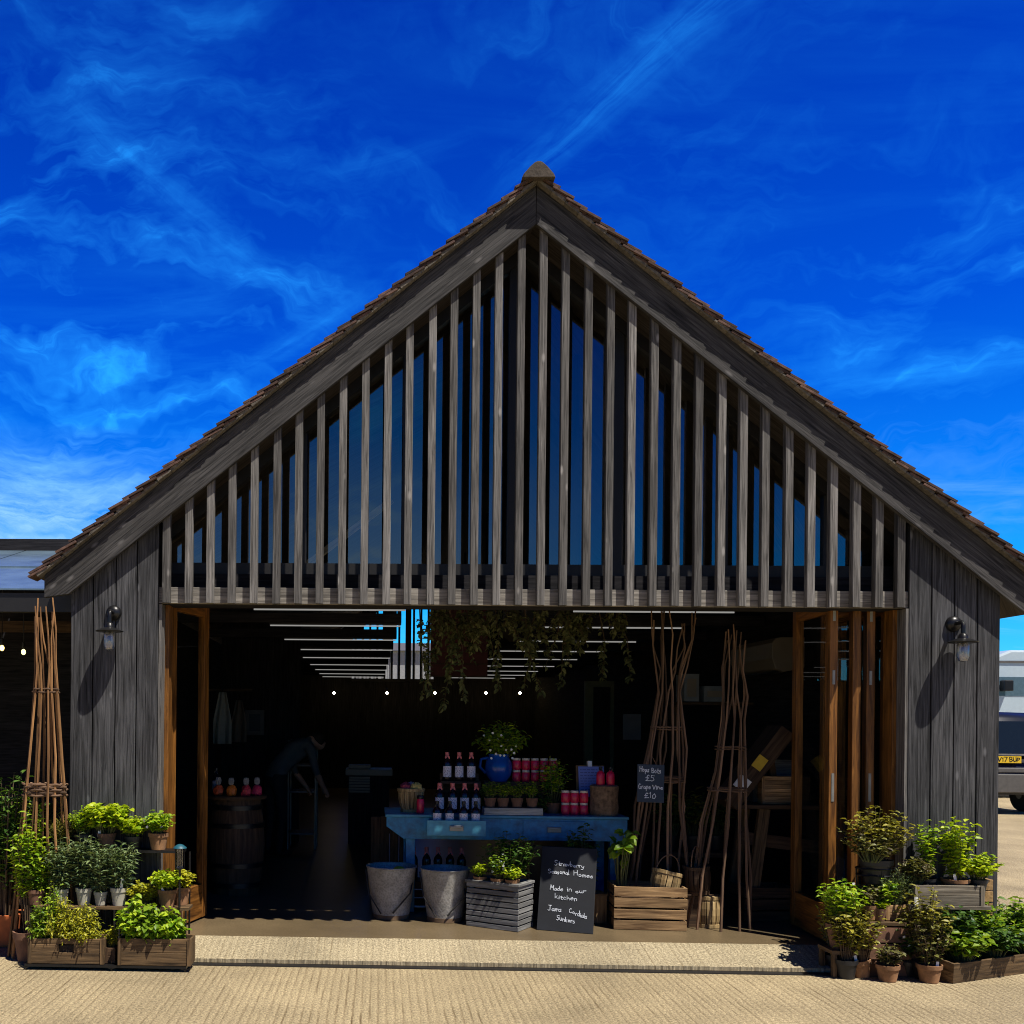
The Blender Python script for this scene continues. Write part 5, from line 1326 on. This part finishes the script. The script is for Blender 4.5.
# shrubs far left
gs = 'tall shrubs at the left edge'
t = thing('potted_shrub', 'leafy dark shrub in a square orange terracotta planter at the left edge', 'potted plant', (PX(2,7.45,940), 7.45, 0), gs)
c = Vector((PX(4,7.42,940), 7.42, 0)); zt6 = PZ(915, 7.32, 5)
m = MB(); M = rotz((c.x, c.y, 0), R(6))
hw = .13
for (s0, s1) in ((.105, .13),):
    vs = [M @ Vector(p) for p in ((-s0,-s0,.002),(s0,-s0,.002),(s0,s0,.002),(-s0,s0,.002),(-s1,-s1,zt6),(s1,-s1,zt6),(s1,s1,zt6),(-s1,s1,zt6),(-s1+.02,-s1+.02,zt6),(s1-.02,-s1+.02,zt6),(s1-.02,s1-.02,zt6),(-s1+.02,s1-.02,zt6),(-s0,-s0,zt6-.03),(s0,-s0,zt6-.03),(s0,s0,zt6-.03),(-s0,s0,zt6-.03))]
    fs = [(3,2,1,0)] + [(i,(i+1)%4,4+(i+1)%4,4+i) for i in range(4)] + [(4+i,4+(i+1)%4,8+(i+1)%4,8+i) for i in range(4)] + [(8+i,8+(i+1)%4,12+(i+1)%4,12+i) for i in range(4)] + [(12,13,14,15)]
    m.add(vs, fs, [[(0,0)]*4]*len(fs))
m.build('pot', m_orange, t, bevel=.004)
f, s = MB(), MB(); grow(f, s, c+Vector((0,0,zt6-.03)), 20, 1.1, .38, .075, .034, 26, start=.30, sr=.008, curve=.6); f.build('foliage', L_dark, t); s.build('stem', m_stemb, t)
c = Vector((PX(27,7.55,950), 7.58, 0))
t = thing('potted_shrub', 'tall mid green shrub on a bare stem behind the pale willow obelisk', 'potted plant', c, gs)
pot_mesh(c+Vector((0,0,.002)), .14, .24).build('pot', m_plastic, t, smooth=True)
f, s = MB(), MB(); s.tube([c+Vector((0,0,.2)), c+Vector((.01,0,.6)), c+Vector((.0,0,1.0))], [.016,.014,.010], 6)
grow(f, s, c+Vector((0,0,.50)), 26, .66, .26, .06, .03, 16, start=.2, sr=.004); f.build('foliage', L_mid, t); s.build('stem', m_stemb, t)
c = Vector((PX(32,7.,950), 6.95, 0))
t = thing('potted_shrub', 'bright leaved shrub in front of the willow obelisk', 'potted plant', c, gs)
pot_mesh(c+Vector((0,0,.002)), .11, .2).build('pot', m_terrad, t, smooth=True)
f, s = MB(), MB(); grow(f, s, c+Vector((0,0,.17)), 22, .86, .15, .055, .03, 18, start=.42, sr=.004); f.build('foliage', L_fern, t); s.build('stem', m_stemb, t)

LK, NK = 1.0, 1.9
# ================================================================ RIGHT PLANT GROUP
# long trough at the front right
A = G(953, 984, 0); an = R(26); d = Vector((math.cos(an), math.sin(an), 0))*.98; B = A+d
Mt = rotz((A+B)/2, an); Mt.translation.z = .003; wt = d.length
zr0 = G(952,980,0).y
ht = .13
t = thing('wooden_trough', 'shallow weathered wooden trough packed with dark green plants at the front right', 'trough', Mt.translation)
m = MB(); dp = .19; fl_ = .02
def panel(m, q, th):
    a, b, c_, d_ = [Vector(p) for p in q]; n = (b-a).cross(d_-a).normalized()*th
    m.add([a,b,c_,d_,a-n,b-n,c_-n,d_-n], [(0,1,2,3),(7,6,5,4),(0,4,5,1),(1,5,6,2),(2,6,7,3),(3,7,4,0)], [[(0,0),(wt,0),(wt,ht),(0,ht)]]*2+[[(0,0),(0,.02),(wt,.02),(wt,0)]]*4)
q = lambda *p: [Mt @ Vector(x) for x in p]
panel(m, q((-wt/2,0,0),(wt/2,0,0),(wt/2+fl_,-fl_,ht),(-wt/2-fl_,-fl_,ht)), .016)
panel(m, q((wt/2,dp,0),(-wt/2,dp,0),(-wt/2-fl_,dp+fl_,ht*1.25),(wt/2+fl_,dp+fl_,ht*1.25)), .016)
panel(m, q((-wt/2,dp,0),(-wt/2,0,0),(-wt/2-fl_,-fl_,ht),(-wt/2-fl_,dp+fl_,ht*1.25)), .016)
panel(m, q((wt/2,0,0),(wt/2,dp,0),(wt/2+fl_,dp+fl_,ht*1.25),(wt/2+fl_,-fl_,ht)), .016)
m.build('side_board', m_darkw, t)
m = MB(); m.box(-wt/2, wt/2, .01, dp-.01, .005, ht*.75, Mt); m.build('soil', m_soil, t)
gtr = 'plants in the front trough'
tn = ['left front', 'centre front', 'right front', 'left rear', 'centre rear', 'right rear']
k = 0
for y in (.05, .14):
    for x in (-.33, 0, .33):
        c = Mt @ Vector((x*wt, y, ht*.75))
        bedplant('bedding_plant', f'dark glossy leafed bedding plant, {tn[k]} of the weathered trough', c, L_dark if k in (1, 3) else L_mid, 30, .24+.14*(y > .1), .17, .062, .045, 9, gtr, start=.35, up=(-.2,.6), taper=.15); k += 1
# staging at the wall: blocks, pale crate, pots
t = thing('low_staging', 'low stack of dark boards carrying the pale crate by the right cladding', 'staging', (PX(950,7.03,905), 7., 0))
zc0, zc1 = PZ(905,6.92,950), PZ(882,6.92,950)
xl, xr = PX(908,6.93,900), PX(985,6.93,900)
m = MB()
for k in range(3): m.box(xl+.13, xl+.32, 6.93+.002*k, 7.12, .004+k*(zc0-.03)/3, (k+1)*(zc0-.03)/3)
m.build('board', m_darkw, t, bevel=.004)
m = MB(); m.box(xl-.0, xr+.03, 6.905, 7.14, zc0-.029, zc0-.004); m.build('top_board', m_palec, t, bevel=.003)
t = thing('brick_stack', 'short stack of ochre bricks at the barn corner', 'bricks', (PX(992,7.05,900), 6.99, 0))
m = MB(); xk = PX(986,6.95,900)
nb = 8; bh_ = PZ(882,6.95,990)/nb
for k in range(nb):
    m = MB(); m.box(xk+.002+rnd.uniform(0,.008), xk+.115, 7.06+rnd.uniform(0,.006), 7.145, k*bh_+.003, (k+1)*bh_-.002)
    m.build('brick', m_brick, t, bevel=.003)
M = rotz(((xl+xr)/2+.01, 6.915, zc0-.003), 0)
tr = box_tray('pale_crate', 'pale weathered crate of herb pots against the right cladding', M, xr-xl-.05, .22, zc1-zc0-.02, m_palec, soil=True)
gr = 'pots in the pale crate'
zb2 = zc0+.02
potted('potted_mint', 'tall lime green mint in a clay bowl, tallest plant in the pale crate', (PX(957,7.0,880), 7.02, zb2+.05), .085, .09, m_terra, L_lime, 13, .46, .13, .055, .036, 20, group=gr, start=.1, taper=.25, tagat=(-.03,.06,R(-10)))
potted('potted_mint', 'slender green mint spire left of the tall lime one in the pale crate', (PX(930,7.0,880), 7.04, zb2+.05), .06, .09, m_plastic, L_fern, 6, .42, .07, .05, .032, 18, group=gr, start=.1, taper=.2)
potted('potted_herb', 'squat purple green herb in a black pot at the left of the pale crate', (PX(918,6.97,880), 6.99, zb2+.02), .07, .09, m_plastic, L_purp, 26, .19, .11, .045, .034, 9, group=gr)
potted('potted_herb', 'bright lime herb overhanging the right end of the pale crate', (PX(979,7.0,880), 7.02, zb2+.04), .062, .10, m_plastic, L_lime, 22, .19, .13, .045, .032, 9, group=gr, lean=(.03,-.02))
# slanted crate with rosemary + herbs (mid left)
zm = PZ(921, 6.9, 890)
t = thing('upturned_crate', 'dark slatted crate turned over as a step under the middle herb pots', 'crate', (PX(880,6.85,930), 6.85, 0))
m = MB(); xm0, xm1 = PX(852,6.85,925), PX(922,6.85,925)
for k in range(3): m.box(xm0, xm1, 6.86, 6.875, .006+k*(zm-.03)/3, (k+1)*(zm-.03)/3-.006)
m.box(xm0, xm0+.015, 6.876, 7.08, .004, zm-.026); m.box(xm1-.015, xm1, 6.876, 7.08, .004, zm-.026); m.build('slat_side', m_terrad, t)
m = MB(); m.box(xm0-.01, xm1+.01, 6.855, 7.09, zm-.025, zm-.003); m.build('top_board', m_darkw, t, bevel=.003)
gmr = 'herb pots on the middle step'
potted('potted_herb', 'small square brown pot of bright clover leaves on the middle step', (PX(890,6.78,918), 6.93, zm), .05, .08, m_terrad, L_lime, 12, .07, .06, .03, .028, 5, group=gmr, rim=False)
potted('potted_herb', 'terracotta pot of dark mixed herbs at the left of the middle step', (PX(872,6.9,918), 6.94, zm), .055, .10, m_terra, L_purp, 20, .16, .10, .035, .022, 9, group=gmr)
# planter box with rosemary, higher behind
zq = PZ(918, 6.89, 900)
Mq = rotz((PX(903,6.95,905), 6.94, zm+.001), R(12))
t = box_tray('rosemary_box', 'tilted brown wooden box of rosemary with a white label', Mq, .27, .12, .10, m_brownw)
bedplant('rosemary_plant', 'needle leaved rosemary bush in the tilted brown box', Mq @ Vector((-.03,.06,.07)), L_sage, 40, .26, .13, .03, .005, 26, 'herbs on the right', start=.1, up=(.2,1.2), tagz=(.1,.02,R(-3)))
bedplant('strawberry_plant', 'broad leaved pale green plant at the left end of the tilted rosemary box', Mq @ Vector((-.1,.05,.07)), L_fern, 14, .2, .1, .05, .04, 6, 'herbs on the right', start=.4)
# left cluster by the door
potted('potted_herb', 'large loose green and white leaved herb by the right door leaf', (PX(838,6.97,930), 6.91, .18), .10, .16, m_terrad, L_fern, 26, .34, .17, .05, .034, 12, group='plants by the right door', flowers=10, start=.2)
t = thing('pot_stand', 'small dark wooden stool under the large herb by the right door', 'stool', (PX(838,6.97,930), 6.91, 0))
m = MB(); xq = PX(838,6.97,930); m.box(xq-.11, xq+.11, 6.81, 7.02, .155, .179); m.build('seat', m_darkw, t)
for dx in (-.09, .09):
    for y in (6.825, 7.005): l = MB(); l.box(xq+dx-.014, xq+dx+.014, y-.014, y+.014, .003, .154); l.build('leg', m_darkw, t)
bedplant('grassy_plant', 'wispy long stemmed herb poking up beside the right door leaf', (PX(846,6.87,905), 6.97, .005), L_yel, 12, .62, .14, .05, .014, 9, 'plants by the right door', start=.5, up=(.2,1.2))
# iron stand with tall shrub
ic = Vector((PX(877,7.03,900), 7.05, 0)); iz = PZ(868, 7.05, 877)
t = thing('iron_plant_stand', 'black iron ring stand carrying the bronze leaved shrub', 'plant stand', ic)
m = MB()
for z, r in ((iz, .13), (iz-.045, .125)): m.tube([ic+Vector((math.cos(a)*r, math.sin(a)*r*.7, z)) for a in [i*math.pi/14 for i in range(29)]], .006, 6, caps=False)
m.build('ring', m_iron, t, smooth=True)
m = MB()
for a in (.5, 2.6, 4.7): m.tube([ic+Vector((math.cos(a)*.128, math.sin(a)*.09, iz)), ic+Vector((math.cos(a)*.11, math.sin(a)*.07, .002))], .006, 6)
m.build('leg', m_iron, t)
potted('potted_shrub', 'bronze and yellow leaved shrub in a dark pot on the iron ring stand', ic+Vector((0,0,iz-.10)), .105, .16, m_plastic, L_gold, 26, .40, .24, .05, .032, 13, group='plants by the right door', start=.25, smat=m_stemb)
bedplant('dark_shrub', 'purple black leaved shrub trailing round the iron ring stand', ic+Vector((-.07,-.08,iz+.05)), L_purp, 22, .22, .20, .045, .03, 9, 'plants by the right door')
# front row pots
gf = 'front row of clay pots on the right'
def fpot(px, py, r, h, lm, n, ht, sp, nm, tilt=None, pm=m_terra, L=.042, w=.03, **kw):
    c = G(px, py, 0); c.z = .003
    potted('potted_plant', nm, c, r, h, pm, lm, n, ht, sp, L, w, 11, group=gf, tilt=tilt, smat=m_stemb, **kw)
fpot(836, 971, .075, .11, L_purp, 26, .36, .15, 'dark purple leaved plant in a black pot at the left end of the front row', pm=m_plastic, start=.1)
fpot(861, 977, .072, .115, L_gold, 22, .44, .16, 'bronze shrub in a tilted clay pot with a wooden label, second in the front row', tilt=R(-9), start=.3, tagat=(-.05,.06,R(-15)))
fpot(887.5, 981, .072, .105, L_purp, 14, .16, .09, 'sparse purple seedling in a round clay pot, middle of the front row', start=.2)
fpot(907, 976, .062, .10, L_dark, 24, .26, .12, 'dark white speckled plant in a black pot between two clay pots of the front row', pm=m_plastic, flowers=26)
fpot(929, 982, .076, .115, L_purp, 24, .36, .14, 'dark stemmed plant in a tagged clay pot at the right end of the front row', start=.1, tagat=(.02,.05,R(6)))
potted('potted_shrub', 'tall bronze leaved shrub behind the right end of the front row', (PX(925,6.81,950), 6.82, .004), .072, .12, m_plastic, L_gold, 20, .52, .18, .055, .028, 13, group='plants by the front pots', start=.35, smat=m_stemb)
potted('potted_shrub', 'bronze leaved plant between the front row and the middle step at left', (PX(846,6.82,950), 6.82, .004), .072, .12, m_plastic, L_gold, 16, .40, .12, .05, .028, 12, group='plants by the front pots', start=.35, smat=m_stemb)

# ================================================================ LIGHT, SKY, CAMERA
sun_dir = Vector((1.0, -1.0, 2.75)).normalized()          # towards the sun
el = math.asin(sun_dir.z); az = math.atan2(sun_dir.x, sun_dir.y)
sd = bpy.data.lights.new('sun', 'SUN'); sd.energy = 5.0; sd.angle = R(.5); sd.color = (1, .94, .84)
so = bpy.data.objects.new('sun', sd); COL.objects.link(so); so.rotation_euler = (-sun_dir).to_track_quat('-Z', 'Y').to_euler(); so.location = (10, -10, 20)
wd = bpy.data.worlds.new('World'); SC.world = wd; wd.use_nodes = True; nt = wd.node_tree
bg = nt.nodes['Background']
sky = nt.nodes.new('ShaderNodeTexSky'); sky.sky_type = 'NISHITA'; sky.sun_disc = False
sky.sun_elevation = el; sky.sun_rotation = az; sky.altitude = 300; sky.air_density = 1.0; sky.dust_density = .15; sky.ozone_density = 4.0
tc = nt.nodes.new('ShaderNodeTexCoord')
def vmath(op, a, b=None):
    n = nt.nodes.new('ShaderNodeVectorMath'); n.operation = op
    for i, v in enumerate((a, b)):
        if v is None: continue
        if isinstance(v, bpy.types.NodeSocket): nt.links.new(v, n.inputs[i])
        else: n.inputs[i].default_value = v
    return n
def fm(op, a, b=None, clamp=False):
    n = nt.nodes.new('ShaderNodeMath'); n.operation = op; n.use_clamp = clamp
    for i, v in enumerate((a, b)):
        if v is None: continue
        if isinstance(v, bpy.types.NodeSocket): nt.links.new(v, n.inputs[i])
        else: n.inputs[i].default_value = v
    return n.outputs[0]
hs = nt.nodes.new('ShaderNodeHueSaturation'); hs.inputs['Saturation'].default_value = 1.35; hs.inputs['Value'].default_value = 1.0
nt.links.new(sky.outputs[0], hs.inputs['Color'])
sep = nt.nodes.new('ShaderNodeSeparateXYZ'); nt.links.new(tc.outputs['Generated'], sep.inputs[0])
tint = ramp(nt, sep.outputs['Z'], [(0, (.22,1.0,1.5)), (.14, (.05,1.0,1.75)), (.34, (.012,.50,1.55)), (.60, (.015,.30,1.25)), (.72, (.01,.14,.45)), (1, (.006,.06,.20))])
base = mixc(nt, hs.outputs[0], tint)
# cirrus: direction projected to a high flat layer
dz = fm('ADD', fm('MAXIMUM', sep.outputs['Z'], 0.0), .12)
pv = nt.nodes.new('ShaderNodeCombineXYZ'); nt.links.new(fm('DIVIDE', sep.outputs['X'], dz), pv.inputs[0]); nt.links.new(fm('DIVIDE', sep.outputs['Y'], dz), pv.inputs[1])
def cirrus(rot, scl, loc, s, det, dist, lo, hi):
    mp = nt.nodes.new('ShaderNodeMapping'); mp.inputs['Rotation'].default_value = (0,0,R(rot)); mp.inputs['Scale'].default_value = (*scl, 1); mp.inputs['Location'].default_value = (*loc, 0)
    nt.links.new(pv.outputs[0], mp.inputs[0])
    n = N(nt, 'ShaderNodeTexNoise', Scale=s, Detail=det, Roughness=.62, Distortion=dist); nt.links.new(mp.outputs[0], n.inputs['Vector'])
    return ramp(nt, n.outputs['Fac'], [(lo, 0), (hi, 1)])
nrm = vmath('NORMALIZE', tc.outputs['Generated'])
c1 = cirrus(25, (.45,1.5), (3.1,1.7), 1.5, 9, 1.6, .50, .82)
c2 = cirrus(-20, (.8,1.2), (7.3,.4), 1.1, 8, .9, .42, .75)
def streak(a, b, wdt, s0=0.0, amp=1.0):
    """combed cirrus trail along the great circle through two sky directions"""
    da, db = [(P(*p, 1.0) - Vector((0,0,EYE))).normalized() for p in (a, b)]
    n = da.cross(db).normalized(); mid = (da+db).normalized(); tv = n.cross(mid).normalized(); half = da.angle(db)/2
    dot = lambda v: vmath('DOT_PRODUCT', nrm.outputs[0], v).outputs['Value']
    nz = N(nt, 'ShaderNodeTexNoise', Scale=2.6, Detail=9.0, Roughness=.6, Distortion=.5); nt.links.new(vmath('ADD', nrm.outputs[0], (s0, s0*.7, 0)).outputs[0], nz.inputs['Vector'])
    sd = fm('ADD', dot(n), fm('MULTIPLY', fm('SUBTRACT', nz.outputs['Fac'], .5), wdt*4.0))
    core = ramp(nt, fm('DIVIDE', fm('ABSOLUTE', sd), wdt*2.2), [(0, 1), (.4, .55), (1, 0)])
    cb = nt.nodes.new('ShaderNodeCombineXYZ'); nt.links.new(fm('MULTIPLY', dot(tv), 7.0), cb.inputs[0]); nt.links.new(fm('MULTIPLY', sd, 75.0), cb.inputs[1]); cb.inputs[2].default_value = s0
    fb = N(nt, 'ShaderNodeTexNoise', Scale=1.0, Detail=7.0, Roughness=.62, Distortion=.8); nt.links.new(cb.outputs[0], fb.inputs['Vector'])
    ends = ramp(nt, dot(mid), [(max(0, math.cos(half*1.5)), 0), (math.cos(half*.6), 1)])
    return mixc(nt, mixc(nt, core, ends), mixc(nt, ramp(nt, fb.outputs['Fac'], [(.36, .12), (.68, 1)]), (amp,)*3))

wn = N(nt, 'ShaderNodeTexNoise', Scale=3.2, Detail=5.0, Roughness=.6); nt.links.new(nrm.outputs[0], wn.inputs['Vector'])
wv_ = vmath('SCALE', vmath('SUBTRACT', wn.outputs['Color'], (.5,.5,.5)).outputs[0]); wv_.inputs['Scale'].default_value = .26
warped = vmath('ADD', nrm.outputs[0], wv_.outputs[0]).outputs[0]
def wisps(rot, scl, loc, lo, hi):
    mp = nt.nodes.new('ShaderNodeMapping'); mp.inputs['Rotation'].default_value = (0,R(rot),0); mp.inputs['Scale'].default_value = scl; mp.inputs['Location'].default_value = loc
    nt.links.new(warped, mp.inputs[0])
    n = N(nt, 'ShaderNodeTexNoise', Scale=2.4, Detail=10.0, Roughness=.60, Distortion=.35); nt.links.new(mp.outputs[0], n.inputs['Vector'])
    return ramp(nt, n.outputs['Fac'], [(lo, 0), ((lo+hi)/2, .28), (hi, 1)])
wa = wisps(35, (2.0,5,9.5), (1.3,.2,.7), .47, .74)
wb = wisps(-28, (2.2,5,10.0), (4.1,2.2,.1), .47, .74)
def blob(px, py, rad, amp):
    d = (P(px, py, 1.0) - Vector((0,0,EYE))).normalized()
    if py < 0: d = (P(px, -py, 1.0) - Vector((0,0,EYE))).normalized(); d.y = -d.y     # banks in the southern sky, behind the viewer
    v = vmath('DOT_PRODUCT', nrm.outputs[0], d).outputs['Value']
    return mixc(nt, ramp(nt, v, [(math.cos(R(rad)), 0), (math.cos(R(rad*.25)), 1)]), (amp,)*3)
def many(bl):
    t_ = blob(*bl[0])
    for q in bl[1:]: t_ = mixc(nt, t_, blob(*q), 1.0, 'ADD')
    return t_
ma = many([(190,190,12,1.0), (120,300,12,.75), (40,60,9,.9), (170,390,11,1.15), (40,480,8,2.0), (260,400,8,.7), (20,330,10,.7)])
mb_ = many([(900,300,11,.8), (640,80,11,.7), (960,370,9,1.0), (780,180,14,.35), (380,130,12,.4), (20,500,8,2.2), (300,250,10,.7), (330,-480,14,2.6), (240,-540,9,2.0)])
tot = mixc(nt, mixc(nt, mixc(nt, wa, ma), mixc(nt, wb, mb_), 1.0, 'ADD'), (.66,)*3)
tot = mixc(nt, tot, mixc(nt, mixc(nt, c1, c2), (.8,)*3), 1.0, 'ADD')
hzb = mixc(nt, blob(320,-470,17,1.1), ramp(nt, wn.outputs['Fac'], [(.3, .25), (.7, 1)]))
tot = mixc(nt, tot, hzb, 1.0, 'ADD')
for s_ in (streak((530,165), (780,-40), .010, 1.0, .95), streak((95,125), (265,272), .008, 2.0, .6), streak((800,392), (1060,352), .005, 3.0, .8), streak((260,365), (345,310), .006, 9.0, .6), streak((330,175), (440,145), .006, 6.0, .4), streak((-80,505), (150,525), .028, 7.0, 1.4), streak((-60,470), (60,485), .016, 8.0, 1.0)):
    tot = mixc(nt, tot, s_, 1.0, 'ADD')
hz = ramp(nt, sep.outputs['Z'], [(.02, 1.0), (.22, .60), (.45, .42), (.8, .30), (.95, .1)])
cloudc = mixc(nt, (.22, 3.9, 11.5), (5.5, 8.5, 11.0), ramp(nt, sep.outputs['Z'], [(.12, 1), (.27, .0)]), 'MIX')
fin = mixc(nt, base, cloudc, mixc(nt, tot, hz), 'MIX')
side = ramp(nt, fm('ADD', fm('MULTIPLY', sep.outputs['Y'], .5), .5), [(.30, .42), (.62, 1)])
fin = mixc(nt, fin, side)
nt.links.new(fin, bg.inputs['Color']); bg.inputs['Strength'].default_value = .085

cam = bpy.data.cameras.new('camera'); co = bpy.data.objects.new('camera', cam); COL.objects.link(co)
co.location = (0, 0, EYE); co.rotation_euler = (Matrix.Rotation(YAW, 3, 'Z') @ Matrix.Rotation(-ROLL, 3, 'Y') @ Matrix.Rotation(R(90), 3, 'X')).to_euler()
cam.sensor_width = 36; cam.lens = 36*FPX/1024; cam.shift_x = (512-PX0)/1024; cam.shift_y = (VY-512)/1024
cam.clip_start = .05; cam.clip_end = 3000; SC.camera = co
SC.view_settings.view_transform = 'Standard'; SC.view_settings.look = 'None'; SC.view_settings.exposure = 0.4; SC.view_settings.gamma = 1
SC.render.engine = 'CYCLES'
try:
    SC.cycles.use_denoising = True; SC.cycles.pixel_filter_type = 'BLACKMAN_HARRIS'; SC.cycles.filter_width = 1.05; SC.cycles.max_bounces = 8; SC.cycles.transparent_max_bounces = 16
    SC.cycles.caustics_reflective = False; SC.cycles.caustics_refractive = False; SC.cycles.sample_clamp_indirect = 4
except Exception: pass
